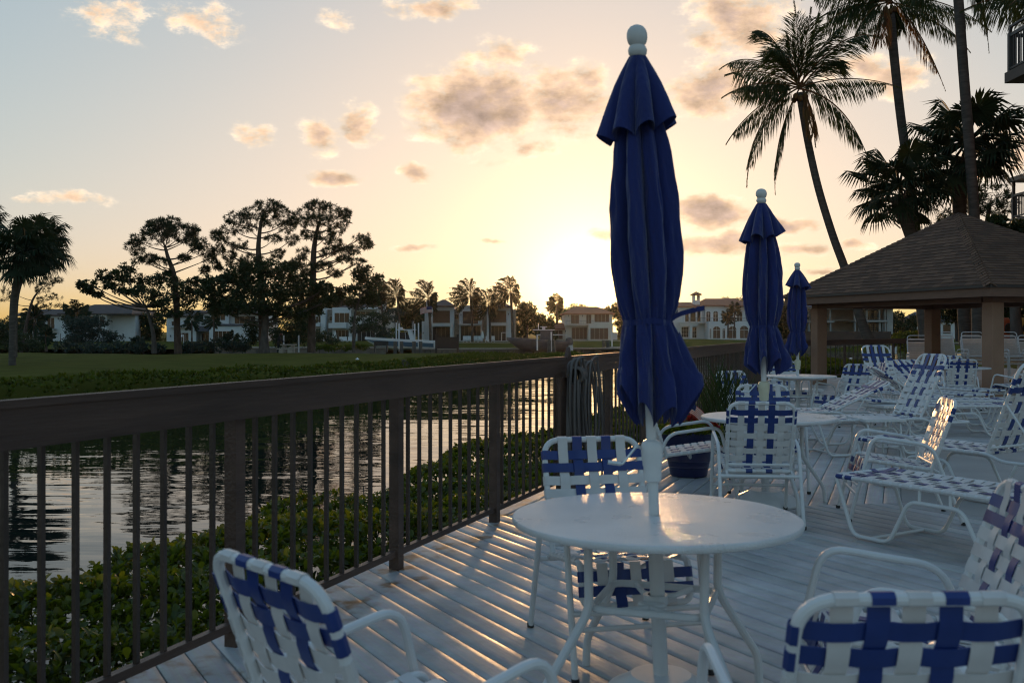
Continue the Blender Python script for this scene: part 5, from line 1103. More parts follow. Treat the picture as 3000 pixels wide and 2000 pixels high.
# sunlit house straight under the sun
h=House('cream two storey house with tiled hip roofs directly under the setting sun',1600,1815,996,180)
h.block('wall',1656,918,1794,996,0,12,'house_cream'); h.block('wall',1600,963,1655.8,996,1,12,'house_cream'); h.block('side_wall',1794.2,975,1812,1010,2,9,'house_white'); h.block('bay',1722,949,1793,996,-1.6,-.01,'house_cream')
h.hip(1652,1798,917.6,896,0,12,'roof_tile',.45,2); h.hip(1598,1672,962.6,944,.6,12,'roof_tile',.4,2)
for x0,y0,x1,y1,d,nx in ((1672,921,1697,948,0,2),(1717,921,1733,948,0,2),(1741,918.5,1785,944,0,4),(1674,959,1720,994,0,4),(1727,960,1780,994,-1.6,4),(1612,967,1650,994,1,3)): h.win(x0,y0,x1,y1,d,nx,fr='house_cream',glass='wood_door')
h.rail(1658,1738,939,950,-1.2,n=16); h.block('balcony',1656,950.2,1721.8,953,-1.4,-.02,'house_cream')
for a,b,d in ((1666,925,0),(1706,925,0),(1604,970,1),(1656.5,970,0)): h.lamp(a,b,d)
h.block('terrace_wall',1655,997,1788,1017,-9,-8,'house_white'); h.block('terrace',1600,996.2,1812,998.5,-7.9,-.01,'stone_pale')
# Mediterranean villa
h=House('white villa with arched windows, tiled roofs and a small bell tower',1962,2205,994,190)
h.block('wall',1962,897,2064,994,0,14,'house_white'); h.block('wall',2064,894,2180,994,-1,15,'house_white'); h.block('wall',2180,900,2230,994,1,14.5,'house_white'); h.block('porch',2064,942,2230,994,-4,-1.01,'house_white')
h.hip(1955,2068,897,882,0,14,'roof_tile',.5,2); h.hip(2060,2200,894,871,-1,15,'roof_tile',.6,2); h.hip(2120,2235,896,880,-2,12,'roof_tile',.4,2)
for x in (2040,2054.5): h.block('bell_tower',x,862,x+2.6,878,2.2,4.4,'house_white')
h.block('bell_tower',2040,878.01,2057,897,2.2,4.4,'house_white'); h.block('bell_tower',2040,860,2057,862,2.2,4.4,'house_white')
h.hip(2040,2057,860,852,2.2,4.4,'roof_tile',.02,4,name='tower_roof')
h.win(2064.6+1,918,2079,943,-1,2,2,arch=True); h.win(2086,918,2101,943,-1,2,2,arch=True); h.win(2120,916,2135,941,-1,2,2); h.win(2155,916,2172,941,-1,2,2)
for x0,x1 in ((2006,2018),(2020,2038),(2041,2052)): h.win(x0,908,x1,942,0,1)
for x in (2004,2019,2039,2053): h.block('column',x-1.2,907,x+1.2,943,-.9,-.2,'trim_white')
h.rail(2004,2064,931,943,-1.4,n=16); h.block('balcony',1990,943.2,2063.8,946,-1.6,-.02,'trim_white'); h.rail(2064,2200,932,941.6,-3.9,n=30)
for x0,x1,arch in ((2062.5+4,2072,False),(2076,2098,True),(2103,2112,True),(2121,2144,True),(2153,2178,True)): h.win(x0,962 if not arch else 966,x1,991,-4,2,1,fr='trim_white',glass='wood_door',arch=arch)
h.win(1996,957,2017,988,0,3,3); h.win(2026,958,2041,990,0,2,3,name='door'); h.block('trellis',1990,947,2042,955,-1.3,-1.2,'trim_white'); h.block('trellis',2017.5,955.1,2025,990,-1.3,-1.2,'trim_white'); h.block('terrace',1990,994.2,2200,999,-9,-4.1,'stone_pale')
# grey unfinished house
h=House('grey unfinished house with open concrete floors seen under the pavilion roof',2360,2625,978,197)
h.block('back_wall',2362,905,2618,978,7,9,'house_grey'); h.block('floor_slab',2345,940,2440,945,-1,8.9,'house_grey'); h.block('floor_slab',2500,938,2600,943,-1,8.8,'house_grey'); h.block('floor_slab',2440.2,936,2499.8,939,2,8.8,'house_grey'); h.block('roof_slab',2350,899,2620,905,-2,9.2,'trim_white')
h.hip(2350,2612,898.8,884,-2,9,'roof_shingle_blue',.75,2)
for x in (2365,2428,2500,2512,2535,2572,2588): h.block('column',x,905.2,x+4,937.8,-.6,0,'house_grey'); h.block('column',x+1,945.2,x+5,978,-.6,0,'house_grey')
h.block('end_wall',2596,905.2,2614,978,-.4,6.9,'house_grey'); h.win(2533,908,2586,936,1.5,7,1,'house_grey'); h.win(2548,948,2576,976,1.5,5,4,'house_grey'); h.block('partition',2585,944,2595,978,.1,6.8,'house_grey'); h.rail(2512,2594,927,937.8,-.9,n=14); h.rail(2345,2436,929,939.8,-.9,n=14)
gw=tag(MB().box((-9.5,-.2,-.9),(8.5,.2,1.25)).build('garden_wall','wood_screen',smooth=0),'long dark retaining wall below the grey unfinished house','wall'); gw.location=P(2480,990,191)
# white house at the right between the columns
h=House('small white house with a grey roof seen between the rear columns of the pavilion',2672,2802,992,205)
h.block('wall',2674,941,2800,992,0,8,'house_white'); h.hip(2672,2802,940.6,912,0,8,'roof_shingle_blue',.5,2); h.win(2762,950,2786,978,0,1); h.win(2700,950,2716,988,0,2,1,name='door'); h.win(2678,948,2686,985,0,1)
# apartment building with balconies at the right edge
ab=thing('apartment_building','apartment building reaching into the right edge with two dark railed balconies','building',(20,30,-.4))
def ablock(name,a,b,m,parent=None): return MB().box(a,b).build(name,m,parent or ab,smooth=0)
ablock('wall',(-3,-14,0),(10,-1.2,19),'stucco_brown'); ablock('wall',(7,-1.19,0),(20,15.8,18),'stucco_brown')
for py,px0,dz in ((243,2943,0),(660,2958,1)):
    Yf=29.0 if not dz else 46.0; c=P(px0,py,Yf)-Vector((20,30,-.4)); yl=Yf-30; y0_=yl-6.5; xr=-3.01 if not dz else 6.99; hr=1.12
    sl=ablock('balcony',(c.x,y0_+.0,c.z-.02),(xr,yl,c.z+.28),'drip_edge')
    mb=MB(); zt=c.z+.29+1.12
    mb.box((c.x+.1,y0_+.1,zt-.10),(xr-.01,y0_+.18,zt)); mb.box((c.x+.1,y0_+.19,zt-.10),(c.x+.18,yl,zt)); mb.box((c.x+.1,y0_+.1,c.z+.36),(xr-.01,y0_+.16,c.z+.42)); mb.box((c.x+.1,y0_+.19,c.z+.36),(c.x+.16,yl,c.z+.42))
    for i in range(int((xr-c.x)/.125)): x=c.x+.12+i*.125; mb.box((x,y0_+.115,c.z+.42),(x+.03,y0_+.145,zt-.10))
    for i in range(1,int((yl-y0_)/.138)): y=y0_+.15+i*.138; mb.box((c.x+.12,y,c.z+.42),(c.x+.15,y+.03,zt-.10))
    mb.box((c.x+.08,yl-.12,c.z+.281),(c.x+.20,yl-.001,zt+.02)); mb.box((c.x+.21,yl-.10,zt-.10),(xr-.01,yl-.02,zt)); mb.box((c.x+.21,yl-.09,c.z+.36),(xr-.01,yl-.03,c.z+.42)); [mb.box((c.x+.25+i*.135,yl-.075,c.z+.42),(c.x+.28+i*.135,yl-.045,zt-.10)) for i in range(int((xr-c.x-.3)/.135))]; mb.build('balcony_rail','rail_metal',sl,smooth=0)
    if dz: ablock('balcony_roof',(c.x-.1,y0_,zt+.55),(xr,yl,zt+.75),'rail_metal'); MB().box((c.x+.09,yl-.14,zt+.021),(c.x+.2,yl-.03,zt+.55)).build('balcony_post','rail_metal',sl,smooth=0)
    else:
        mb=MB(); mb.box((c.x+.10,yl-.1,zt+.021),(c.x+.18,yl-.02,zt+.16)); mb.bar((c.x+.14,yl-.06,zt+.20),(c.x+.14,y0_+.14,zt+.20),.08,.06); mb.build('balcony_post','rail_metal',sl,smooth=0)

# ------------------------------------------------------------------ sea walls, docks and boats
def seawall(label,pts,ztop,n,cat='sea wall',depth=.35,m='seawall'):
    t=thing('sea_wall',label,cat,(pts[0][0],pts[0][1],WZ),0,'sea walls across the canal'); o=Vector((pts[0][0],pts[0][1],WZ)); mb=MB(); cap=MB(); pil=MB()
    for a,b in zip(pts[:-1],pts[1:]):
        A=Vector((*a,0)); B=Vector((*b,0)); d=(B-A).normalized(); 
        mb.bar(Vector((*a,(WZ-.6+ztop)/2))-o,Vector((*b,(WZ-.6+ztop)/2))-o,depth,ztop-WZ+.6); cap.bar(Vector((*a,ztop+.11))-o,Vector((*b,ztop+.11))-o,.7,.2)
    mb.build('wall',m,t,smooth=0); cap.build('cap','stone_pale',t,smooth=0)
    L_=sum((Vector(b)-Vector(a)).length for a,b in zip(pts[:-1],pts[1:]))
    for k in range(n):
        u=(k+.5)/n*L_; 
        for a,b in zip(pts[:-1],pts[1:]):
            l=(Vector(b)-Vector(a)).length
            if u<=l: q=Vector(a).lerp(Vector(b),u/l); break
            u-=l
        p=MB(); p.tube([Vector((q.x,q.y-.36,WZ-.5))-o,Vector((q.x,q.y-.36,ztop-.12))-o],.16,7); p.build('pile','pile_wood',t)
    return t
seawall('long piled sea wall below the flag house lawn',[(-14.5,144),(-6,144.5),(3,145)],-1.32,22)
seawall('piled sea wall below the sunlit house terrace',[(3.3,146),(12,147),(22,149)],-1.30,20)
seawall('sea wall below the villa lawn, mostly behind the railing',[(22.4,150),(39,152),(47,182)],-1.3,14)
seawall('piled sea wall below the grey unfinished house, seen through the back railing',[(47.4,184.5),(75,187),(120,190)],-1.05,30)
seawall('low wall along the garden hedge left of the blue boat',[(-40,134),(-17,134)],-.95,6)
def loft(secs,name,m,parent,mi=None,smooth=60):
    k=len(secs[0]); vs=[p for s in secs for p in s]; fs=[]
    for i in range(len(secs)-1):
        for j in range(k-1): fs.append((i*k+j,i*k+j+1,(i+1)*k+j+1,(i+1)*k+j))
    fs.append(tuple(range(k))[::-1]); fs.append(tuple((len(secs)-1)*k+j for j in range(k)))
    return MB().add(vs,fs).build(name,m,parent,smooth=smooth)
def boat(name,label,px0,px1,pyk,Y,hullm,cover=False):
    """bow at the left"""
    s=Y/F; Ln=(px1-px0)*s; o=P(px0,pyk,Y); t=thing(name,label,'boat',o,0)
    def sec(u,z0,z1,wf):
        x=u*Ln; w=1.55*wf; return x,w
    st_=[(0.0,.02),(.04,.22),(.12,.50),(.25,.78),(.42,.95),(.65,1.0),(1.0,.96)]
    sheer=lambda u: 1.95-.62*u+.05*u*u; chine=lambda u: .45+1.28*(1-min(1,u*2.2))**1.6; keel=lambda u: 1.70*(1-min(1,u*3.4))**1.3+.02
    Sx=[]
    for u,w in st_:
        x=u*Ln; W_=1.5*w; zs,zc,zk=sheer(u),chine(u),keel(u)
        Sx.append([(x,-W_,zs),(x,-W_*.93,(zs+zc)/2),(x,-W_*.80,zc),(x,-W_*.05,min(zk,zc-.02)),(x,W_*.05,min(zk,zc-.02)),(x,W_*.80,zc),(x,W_*.93,(zs+zc)/2),(x,W_,zs)])
    loft(Sx,'hull',hullm,t)
    lo=[[ (x,-w*1.004,zc+.30-.18*(x/Ln)) for x,w,zc in []]] if False else None
    bt=[]
    for u,w in st_[1:]:
        x=u*Ln; W_=1.5*w; zc,zk=chine(u),keel(u); bt.append([(x,-W_*.86,zc+.30),(x,-W_*.81,zc-.0),(x,-W_*.06,min(zk,zc-.02)-.012),(x,W_*.06,min(zk,zc-.02)-.012),(x,W_*.81,zc-.0),(x,W_*.86,zc+.30)])
    loft(bt,'bottom','boat_white' if not cover else 'boat_cover',t)
    dk=[]
    for u,w in st_: x=u*Ln; W_=1.5*w; zs=sheer(u); dk.append([(x,-W_*1.03,zs-.26),(x,-W_*1.03,zs+.10),(x,-W_*.8,zs+.13),(x,W_*.8,zs+.13),(x,W_*1.03,zs+.10),(x,W_*1.03,zs-.26)])
    loft(dk,'deck','boat_white' if not cover else 'boat_cover',t)
    H=lambda u: sheer(u)+.1
    if not cover:
        mb=MB(); mb.add([(Ln*.42,-.85,H(.42)),(Ln*.42,.85,H(.42)),(Ln*.50,-.85,H(.5)+1.0),(Ln*.50,.85,H(.5)+1.0),(Ln*.60,-.85,H(.6)+1.05),(Ln*.60,.85,H(.6)+1.05),(Ln*.60,-.85,H(.6)),(Ln*.60,.85,H(.6))],[(0,1,3,2),(0,2,4,6),(1,7,5,3)]); mb.build('windshield','glass_dark',t,smooth=0)
        mb=MB(); mb.box((Ln*.47,-1.0,H(.55)+1.36),(Ln*.735,1.0,H(.55)+1.50)); mb.box((Ln*.49,-.95,H(.55)+1.501),(Ln*.56,.95,H(.55)+1.54)); hd=mb.build('hardtop','boat_white',t,smooth=0)
        mb=MB(); mb.lathe([(.05,0),(.28,.02),(.30,.18),(.2,.26)],14,(Ln*.52,0,H(.55)+1.541)); mb.build('radar','boat_white',hd)
        for sg in (-1,1):
            mb=MB(); mb.add([(Ln*.66,sg*.85-.04,H(.66)),(Ln*.72,sg*.85-.04,H(.72)),(Ln*.68,sg*.85-.04,H(.55)+1.36),(Ln*.62,sg*.85-.04,H(.55)+1.36),(Ln*.66,sg*.85+.04,H(.66)),(Ln*.72,sg*.85+.04,H(.72)),(Ln*.68,sg*.85+.04,H(.55)+1.36),(Ln*.62,sg*.85+.04,H(.55)+1.36)],[(0,1,2,3),(4,7,6,5),(0,4,5,1),(1,5,6,2),(2,6,7,3),(3,7,4,0)]); MB().tube([(Ln*.50,sg*.9,H(.5)+.98),(Ln*.49,sg*.9,H(.55)+1.36)],.035,6).build('hardtop_post','boat_white',t); MB().tube([(Ln*.60,sg*.88,H(.6)),(Ln*.585,sg*.88,H(.55)+1.36)],.03,6).build('hardtop_post','boat_white',t)
            mb.build('arch_frame','boat_white',t,smooth=0)
        mb=MB(); mb.box((Ln*.60,-.6,H(.6)-.05),(Ln*.68,.6,H(.6)+.75)); mb.build('helm_seat','dark_metal',t,smooth=0)
        for k in (-.75,-.25,.25,.75)[:3]:
            mb=MB(); mb.box((Ln*.985,k*1.2-.2,.75),(Ln*1.03,k*1.2+.2,1.55)); mb.box((Ln*1.0,k*1.2-.12,.05),(Ln*1.02,k*1.2+.12,.75)); mb.build('outboard_motor','boat_white',t,smooth=0)
        for u,sg in ((.49,-1),(.7,-1),(.49,1),(.7,1)): mb=MB(); mb.tube([(Ln*u,sg*.97,H(.55)+1.45),(Ln*u-.1,sg*1.05,H(.55)+2.75)],.02,5); mb.build('rod','boat_white',t)
    else:
        mb=MB(); mb.box((Ln*.43,-1.0,H(.5)+1.30),(Ln*.78,1.0,H(.5)+1.42)); mb.box((Ln*.50,-.7,H(.5)+.60),(Ln*.98,.7,H(.5)+.72)); mb.build('hardtop','boat_white',t,smooth=0)
        mb=MB(); mb.box((Ln*.58,-.2,H(.5)+1.42),(Ln*.63,.2,H(.5)+1.75)); mb.box((Ln*.55,-.5,H(.5)+1.75),(Ln*.66,.5,H(.5)+1.84)); mb.tube([(Ln*.52,0,H(.5)+1.42),(Ln*.52,0,H(.5)+2.2)],.06,6); mb.build('radar','boat_white',t,smooth=0)
        mb=MB(); mb.box((Ln*.55,-.8,H(.5)),(Ln*.75,.8,H(.5)+1.25)); mb.build('console_cover','boat_cover',t,smooth=0)
        for k in (-.6,.05): mb=MB(); mb.lathe([(.1,0),(.45,.05),(.55,.5),(.45,.95),(.1,1.1)],12,(Ln*1.02,k,.95)); mb.build('outboard_cover','boat_cover',t); mb=MB(); mb.box((Ln*1.02-.12,k-.12,-.1),(Ln*1.06+.16,k+.12,.95)); mb.build('outboard_motor','boat_white',t,smooth=0)
    return t
boat('motor_boat','blue and white motor boat with hardtop on a lift beyond the lawn',1069,1272,1027,150,'boat_blue')
boat('motor_boat','covered dark grey motor boat on a lift in front of the sunlit house',1484,1664,1030,142,'boat_cover',True)
def pole(name,label,cat,px,py0,py1,Y,r,m,group=None,n=8,cap=None):
    o=P(px,py0,Y); t=tag(MB().tube([(0,0,0),(0,0,(py0-py1)/F*Y)],r,n).build(name,m),label,cat,group); t.location=o; return t
for px,a,b,Y,lab in ((1161,1030,945,148,'white lift guide pole left of the blue boat cabin'),(1169,1030,947,147,'white lift guide pole in front of the blue boat windshield'),(1215,1030,948,147,'white lift guide pole behind the blue boat cabin'),(1226,1030,946,148,'white lift guide pole at the stern of the blue boat'),(831,1035,982,92,'white pole standing right of the person'),(875,1032,982,92,'white pole right of the picnic table'),(1574,1026,980,138,'white lift pole in front of the covered boat, left'),(1615,1028,972,138,'white lift pole in front of the covered boat, right'),(1793,1016,972,150,'white pole on the dock of the sunlit house'),(1825,1016,966,150,'white pole at the left edge of the big umbrella')): pole('lift_pole',lab,'pole',px,a,b,Y,.10 if Y>130 else .07,'boat_white','white poles by the boats')
for px,a,b,Y,lab in ((1158,1040,1000,140,'grey dock post in front of the blue boat bow half'),(1176,1040,1000,140,'grey dock post below the blue boat cabin'),(1213,1040,1000,140,'grey dock post in front of the blue boat stern half'),(1232,1040,1000,140,'grey dock post near the blue boat engines'),(1609,1042,996,125,'brown dock post left of the outboard covers'),(1623,1042,996,125,'brown dock post just behind the covered boat'),(1769,1020,996,148,'thin dock post on the platform below the sunlit house'),(1781,1020,996,148,'thin dock post right on the platform below the sunlit house'),(1188,1072,1054,58,'short weathered post in the hedge along the lawn bank')): pole('dock_post',lab,'post',px,a,b,Y,.26 if Y<150 and Y>100 else .22,'pile_wood','wooden posts along the canal')
o=tag(MB().box((-1.6,-1,0),(1.6,1,.2)).build('dock','stone_pale',smooth=0),'pale boat platform below the sunlit house','dock'); o.location=P(1805,1019,149)
# dark screen on posts, bench, picnic table with a person, lights, chairs
sc_=thing('screen_fence','dark wooden screen on two posts at the end of the lawn','screen',P(1311,1033,88)); s8=88/F
mb=MB(); mb.box((-32*s8,-.05,12*s8),(30*s8,.05,46*s8)); mb.build('panel','wood_screen',sc_,smooth=0)
for a in (-33,30): MB().box((a*s8-.09,-.1,-14*s8 if a>0 else -3*s8),(a*s8+.09,.1,54*s8)).build('post','wood_screen',sc_,smooth=0)
bn=thing('bench','dark bench on the lawn in front of the blue boat','bench',P(1116,1032,86)); mb=MB(); mb.box((-.62,-.2,.42),(.62,.22,.47)); mb.build('seat','dark_metal',bn,smooth=0); mb=MB(); mb.box((-.62,.2,.55),(.62,.26,.95)); mb.build('backrest','dark_metal',bn,smooth=0)
for s in (-.52,.52): MB().box((s-.04,-.2,0),(s+.04,.26,.62)).build('leg','dark_metal',bn,smooth=0)
pt=thing('picnic_table','pale stone picnic table with a bench under the big spreading tree','picnic table',P(843,1036,82))
MB().box((-.62,-.1,.70),(.60,.7,.78)).build('table_top','stone_pale',pt,smooth=0); MB().box((-.75,-.75,.38),(.72,-.42,.46)).build('bench','stone_pale',pt,smooth=0)
for x in (-.35,.35): MB().box((x-.13,.1,0),(x+.13,.5,.70)).build('leg','stone_pale',pt,smooth=0); MB().box((x-.22,-.7,0),(x+.14,-.47,.38)).build('bench_leg','stone_pale',pt,smooth=0)
# person leaning over the table
pr=thing('person','person in black with long red hair bending over the picnic table','person',P(815,1036,82.2))
def skin_fig(name,verts,edges,rad,m,parent,root=0):
    me=bpy.data.meshes.new(name); me.from_pydata(verts,edges,[]); o=bpy.data.objects.new(name,me); C.objects.link(o); o.parent=parent
    md=o.modifiers.new('skin','SKIN'); sv=me.skin_vertices[0].data
    for i,r in enumerate(rad): sv[i].radius=(r,r)
    sv[root].use_root=True; su=o.modifiers.new('sub','SUBSURF'); su.levels=1; su.render_levels=2; me.materials.append(M[m]); return o
vb=[(0,0,.93),(.03,0,1.12),(.12,0,1.36),(.17,0,1.47),(.22,-.0,1.56),(.26,0,1.66), (.10,-.17,1.38),(.20,-.20,1.12),(.38,-.16,.98),(.46,-.15,.95), (.10,.17,1.38),(.24,.20,1.13),(.42,.16,1.0),(.50,.15,.97), (0,-.09,.88),(.04,-.10,.48),(-.02,-.10,.06),(.13,-.11,.03), (0,.09,.88),(-.02,.10,.48),(-.10,.10,.06),(.05,.11,.03)]
eb=[(0,1),(1,2),(2,3),(3,4),(4,5),(2,6),(6,7),(7,8),(8,9),(2,10),(10,11),(11,12),(12,13),(0,14),(14,15),(15,16),(16,17),(0,18),(18,19),(19,20),(20,21)]
rb=[.15,.14,.15,.06,.09,.085,.065,.05,.04,.03,.065,.05,.04,.03,.09,.065,.045,.04,.09,.065,.045,.04]
skin_fig('body',vb,eb,rb,'cloth_black',pr)
hv=[(.23,0,1.60),(.20,0,1.70),(.28,0,1.68),(.15,0,1.52),(.30,-.06,1.55),(.30,.06,1.55)]; skin_fig('hair',hv,[(0,1),(0,2),(0,3),(2,4),(2,5)],[.12,.10,.09,.09,.06,.06],'hair_red',pr)
m=MB(); m.lathe([(.01,-.06),(.055,-.04),(.065,.0),(.05,.05),(.01,.07)],10,(.33,0,1.60)); m.build('face','skin',pr)
for px,py0,py1,Y,lab in ((1047,1074,1047,62,'small white capped garden light on the lawn bank'),(2493,1062,1047,52,'small white capped garden light beyond the back railing')):
    t=thing('garden_light',lab,'garden light',P(px,py0,Y),0,'white garden lights'); hgt=(py0-py1)/F*Y
    MB().lathe([(.085,-.3),(.085,hgt*.66),(.05,hgt*.70),(.05,hgt*.78)],12).build('post','boat_white',t); MB().lathe([(.05,hgt*.78),(.13,hgt*.80),(.04,hgt*.95),(.01,hgt)],12).build('cap','boat_white',t)
for px,py0,py1,Y,lab in ((2608,1040,1012,95,'white dock power post beyond the back railing, left of two'),(2625,1036,1008,95,'white dock power post beyond the back railing, right of two')): pole('dock_post',lab,'post',px,py0,py1,Y,.14,'boat_white','white dock power posts')
lp=thing('garden_lamp','white hooked garden lamp in front of the second white house','lamp',P(538,1012,140)); MB().tube(fillet([(0,0,0),(0,0,1.5),(-.28,0,1.55),(-.28,0,1.38)],.14,4),.04,6).build('post','boat_white',lp); MB().lathe([(.22,1.25),(.07,1.38)],10,(-.28,0,0)).build('lamp_shade','boat_white',lp)
fg=thing('flag','striped flag flying left from a pole before the flag house','flag',P(1266,1000,158)); MB().tube([(0,0,0),(0,0,5.4)],.035,6).build('pole','boat_white',fg)
o=flag_mesh(1.9,1.0,wave=.15,drop=.35).build('cloth',['flag_red','flag_white','flag_navy'],fg); o.rotation_euler=(0,0,PI); o.location=(-.04,0,4.6)
for px,py0,py1,Y,lab in ((1414,1000,969,160,'closed white patio umbrella before the flag house'),(982,1004,967,165,'closed white patio umbrella under the chimney house balcony')):
    t=thing('patio_umbrella',lab,'umbrella',P(px,py0,Y),0,'closed white patio umbrellas'); hgt=(py0-py1)/F*Y; MB().tube([(0,0,0),(0,0,hgt)],.035,6).build('pole','boat_white',t); MB().lathe([(.16,hgt*.25),(.28,hgt*.35),(.16,hgt*.75),(.03,hgt*.99)],10).build('canopy','canvas_white',t)
pc=None
for px,Y,lab in ((1362,161,'white patio chair left of the palm in front of the flag house'),(1374,160,'white patio chair beside the palm trunk before the flag house'),(1394,161,'white patio lounge chair right of the palm before the flag house'),(1407,160,'white patio lounge chair below the white patio umbrella'),(1428,160,'white patio lounge chair before the right wing of the flag house'),(1444,161,'white patio lounge chair farthest right before the flag house'),(1000,163,'white patio chair left under the chimney house balcony'),(1010,163,'white patio chair between two others under the chimney house balcony'),(1024,163,'white patio chair farthest right under the chimney house balcony')):
    loc=P(px,1002 if px>1200 else 1004,Y)
    if pc is None:
        pc=thing('patio_chair',lab,'chair',loc,0,'white patio chairs'); MB().box((-.33,-.35,.32),(.33,.35,.42)).build('seat','boat_white',pc,smooth=0); MB().box((-.33,.28,.42),(.33,.38,1.0)).build('backrest','boat_white',pc,smooth=0); MB().box((-.30,-.3,0),(-.24,.3,.32)).build('leg','boat_white',pc,smooth=0); MB().box((.24,-.3,0),(.30,.3,.32)).build('leg','boat_white',pc,smooth=0)
    else: dup(pc,loc,0.2*random.uniform(-1,1),lab)
gp=tag(MB().tube([(0,0,0),(0,0,1.35),(1.45,0,1.35),(1.45,0,0)],.06,6).build('gate_frame','boat_white'),'white goal like frame at the right end of the flag house terrace','frame'); gp.location=P(1469,1000,152)
# kayaks and covers beyond the back railing at the far right
def kayak(label,px,py,Y,h,w,m,rz):
    t=thing('kayak',label,'kayak',P(px,py,Y),rz,'kayaks stored upright'); secs=[]
    for i in range(9):
        u=i/8; r=math.sin(PI*(.06+.88*u))**.55; secs.append([(w*r*math.cos(a)/2,.22*r*math.sin(a),u*h) for a in [2*PI*j/12 for j in range(12)]])
    vs=[p for s in secs for p in s]; fs=[(i*12+j,i*12+(j+1)%12,(i+1)*12+(j+1)%12,(i+1)*12+j) for i in range(8) for j in range(12)]+[tuple(range(12)),tuple(96+j for j in range(12))]
    MB().add(vs,fs).build('hull',m,t,smooth=70)
    c=MB(); c.lathe([(.18,-.02),(.22,0),(.2,.02)],14); k=c.build('cockpit','dark_rubber',t); k.scale=(.8,1,1); k.rotation_euler=(PI/2,0,0); k.location=(0,-.22,h*.55); return t
kayak('orange kayak standing upright at the right of the front column',2946,1000,40,.95,.60,'orange_plastic',.1)
kayak('orange kayak cut by the next one, farther right',2966,1002,40.5,.90,.75,'orange_plastic',-.2)
kayak('yellow kayak at the right edge of the picture',2996,1000,39.5,.95,.45,'yellow_plastic',.2)
t=thing('equipment_box','pink topped slide box beside a black cabinet, left of the front column','box',P(2842,1000,40)); MB().box((-.25,-.3,.0),(.0,.3,.42)).build('slats','stone_pale',t,smooth=0); loft([[(-.26,y,.42),(-.26,y,.55),(-.12,y,.74),(.04,y,.78),(.04,y,.42)] for y in (-.32,.32)],'hood','pink_plastic',t,smooth=0)
t=thing('cabinet','black cabinet beside the pink topped box','cabinet',P(2856,1000,39.6)); MB().box((-.2,-.3,0),(.2,.3,.70)).build('body','dark_metal',t,smooth=0); MB().box((-.215,-.315,.701),(.215,.315,.74)).build('lid','dark_rubber',t,smooth=0)
# ------------------------------------------------------------------ the air
hm=bpy.data.materials.new('haze_air'); hm.use_nodes=True; hn=hm.node_tree; hn.nodes.remove(hn.nodes['Principled BSDF'])
pv=hn.nodes.new('ShaderNodeVolumePrincipled'); pv.inputs['Color'].default_value=(1,.93,.86,1); pv.inputs['Density'].default_value=.00005; pv.inputs['Anisotropy'].default_value=.86
hn.links.new(pv.outputs[0],hn.nodes['Material Output'].inputs['Volume'])
hz_=MB().box((-540,-50,-4.4),(540,925,20.5)).build('haze',hm,smooth=0,kind='stuff')
# ------------------------------------------------------------------ hedges
def hedge_leaves(n,L0,fpos,upb=.5,clus=7):
    nc=n//clus; c,out=fpos(nc); pp=np.repeat(c,clus,0)+rng.normal(0,.012,(nc*clus,3)); ax=unit(out+rng.normal(0,.35,(nc,3))+np.array([0,0,upb])); ax=np.repeat(ax,clus,0)
    d=unit(ax*.75+rand_dirs(nc*clus)*.85); nr=unit(ax+rng.normal(0,.3,ax.shape)); return pp,d,nr
def near_hedge(n):
    s=-4.2+24*rng.uniform(0,1,n)**1.35; w=rng.uniform(0,1,n); top=rng.uniform(0,1,n)
    lim=2.25+.22*np.sin(s*1.3)+.16*np.sin(s*3.1+1)
    d=.22+w*(lim-.22); z=.0-.05*np.sin(s*2.1)*np.cos(d*2.6)+.08*np.sin(s*.8+d*1.7)+.05*np.sin(s*4.4+d*5)-.30*np.clip((d-lim+.45)/.45,0,1)**2-.22*np.clip((.5-d)/.3,0,1)
    z=z-np.where(top>.62,rng.uniform(0,.85,n),rng.uniform(0,.07,n))
    p=np.array(F0)[None]+s[:,None]*np.array(FD)[None]+d[:,None]*np.array(FN)[None]; p[:,2]=z-.05
    out=np.tile(np.array([0,0,1.]),(n,1))+ (np.clip((d-lim+.5)/.5,0,1))[:,None]*np.array(FN)[None]*1.2
    return p,out
lv=Leaves(); pp,d,nr=hedge_leaves(126000,.085,near_hedge,.8); n=len(pp); Ls=rng.uniform(.042,.078,n); lv.obovate(pp,d,nr,Ls,Ls*rng.uniform(.48,.62,n),.12)
hd=thing('hedge','glossy green broad leaved hedge just outside the brown railing','hedge',(0,0,0)); lv.build('foliage','shrub_leaf',hd)
mb=MB(); r_=random.Random(5)
for k in range(420):
    s=r_.uniform(-3.5,20); d=r_.uniform(.3,2.1); p=F0+FD*s+FN*d; q=p+Vector((r_.uniform(-.25,.25),r_.uniform(-.25,.25),0)); m_=p.lerp(q,.5)+Vector((r_.uniform(-.1,.1),r_.uniform(-.1,.1),0))
    mb.tube([(p.x,p.y,WZ-.1),(m_.x,m_.y,-1.0),(q.x,q.y,-.12)],[.014,.011,.005],4,caps=False)
mb.build('stems','grey_bark',hd)
def bank_hedge(n):
    Yv=rng.uniform(26,100,n); x=np.interp(Yv,bank_y,bank_x); u=rng.uniform(-1.9,.8,n); zt=-.42-.25*((u+.5)/1.3)**2+.08*np.sin(Yv*1.1)+.06*np.sin(Yv*2.7+u*3)-np.clip((Yv-78)/16,0,1)*.55
    z=np.where(rng.uniform(0,1,n)>.5,zt,rng.uniform(WZ,-.5,n)); p=np.stack([x+u*-1,Yv+u*.2,np.minimum(z,zt)],1); return p,np.tile(np.array([.3,-.5,.6]),(n,1))
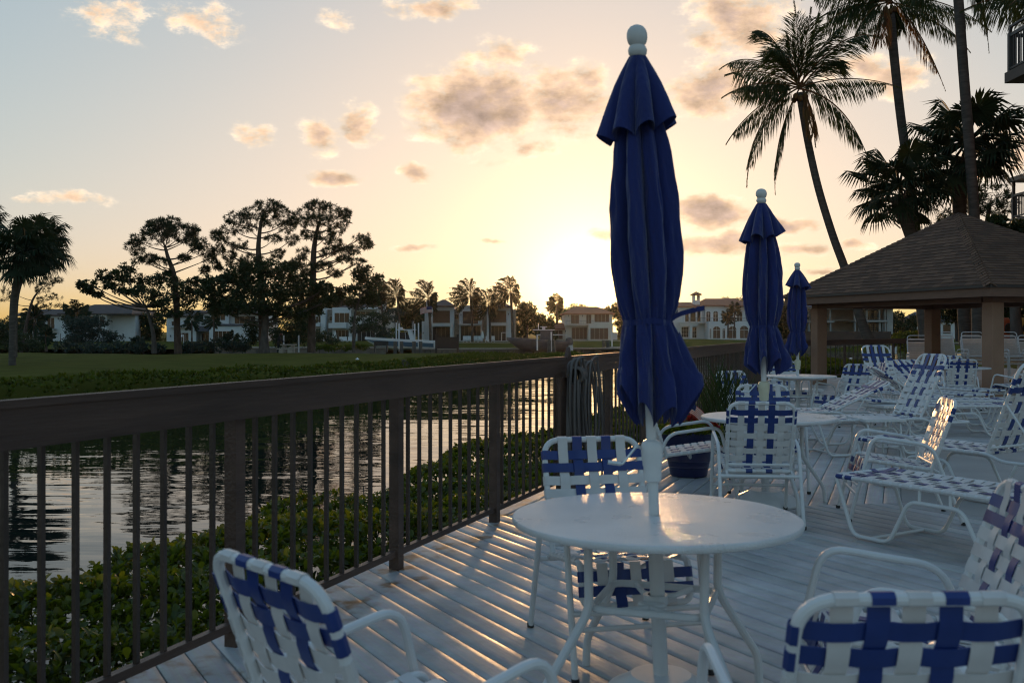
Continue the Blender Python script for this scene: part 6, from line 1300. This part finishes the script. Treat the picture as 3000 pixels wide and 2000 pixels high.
lv=Leaves(); pp,d,nr=hedge_leaves(30000,.16,bank_hedge,clus=5); n=len(pp); lv.diamond(pp,d,nr,rng.uniform(.12,.24,n),.11,.15); bh=thing('hedge','low hedge along the lawn bank across the water','hedge',(0,0,0)); lv.build('foliage','lawn_leaf',bh)
def tip_hedge(n):
    a=rng.uniform(0,2*PI,n); k=rng.integers(0,3,n); cx=np.array([1.2,4.2,6.3])[k]; cy=np.array([93,101,108])[k]; r=np.sqrt(rng.uniform(0,1,n)); x=cx+r*np.cos(a)*np.array([2.2,2.6,1.6])[k]; y=cy+r*np.sin(a)*3
    z=-1.05-.5*r**2+.1*np.sin(x*3); z=np.where(rng.uniform(0,1,n)>.6,z,rng.uniform(WZ,-1.1,n)); return np.stack([x,y,z],1),np.tile(np.array([0,-.4,.7]),(n,1))
lv=Leaves(); pp,d,nr=hedge_leaves(9000,.2,tip_hedge,clus=5); n=len(pp); lv.diamond(pp,d,nr,rng.uniform(.2,.36,n),.17,.15); bh=thing('hedge','mangrove bushes on the point where the lawn meets the canal','hedge',(0,0,0)); lv.build('foliage','lawn_leaf',bh)
def side_hedge(n):
    x=rng.uniform(8.6,17.5,n); y=30.6+(x-8.6)*1.15+rng.uniform(0,6.5,n); top=.16+.07*np.sin(x*1.7)+.05*np.sin(y*2.1)-1.0*np.clip((x-13.0)/4.0,0,1)**1.3
    z=np.where(rng.uniform(0,1,n)>.45,top,top-rng.uniform(0,1.2,n)); return np.stack([x,y,z],1),np.tile(np.array([-.2,-.5,.7]),(n,1))
lv=Leaves(); pp,d,nr=hedge_leaves(34000,.14,side_hedge,clus=5); n=len(pp); lv.diamond(pp,d,nr,rng.uniform(.09,.17,n),.08,.15); bh=thing('hedge','clipped dark green hedge beyond the back railing left of the slope','hedge',(0,0,0)); lv.build('foliage','lawn_leaf',bh)
# tall reedy plant by the railing near the second umbrella
rp=thing('reed_plant','tall feathery reed plant beside the railing left of the second umbrella','plant',(2.35,11.2,0)); lv=Leaves(); n=420; a=rng.uniform(0,2*PI,n); p=np.stack([rng.normal(0,.10,n),rng.normal(0,.22,n),rng.uniform(0,.75,n)],1); d=unit(np.stack([np.cos(a)*.45,np.sin(a)*.45,np.full(n,.9)],1)); lv.diamond(p,d,rand_dirs(n),rng.uniform(.25,.5,n),.016,.1); lv.build('foliage','palm_leaf',rp)
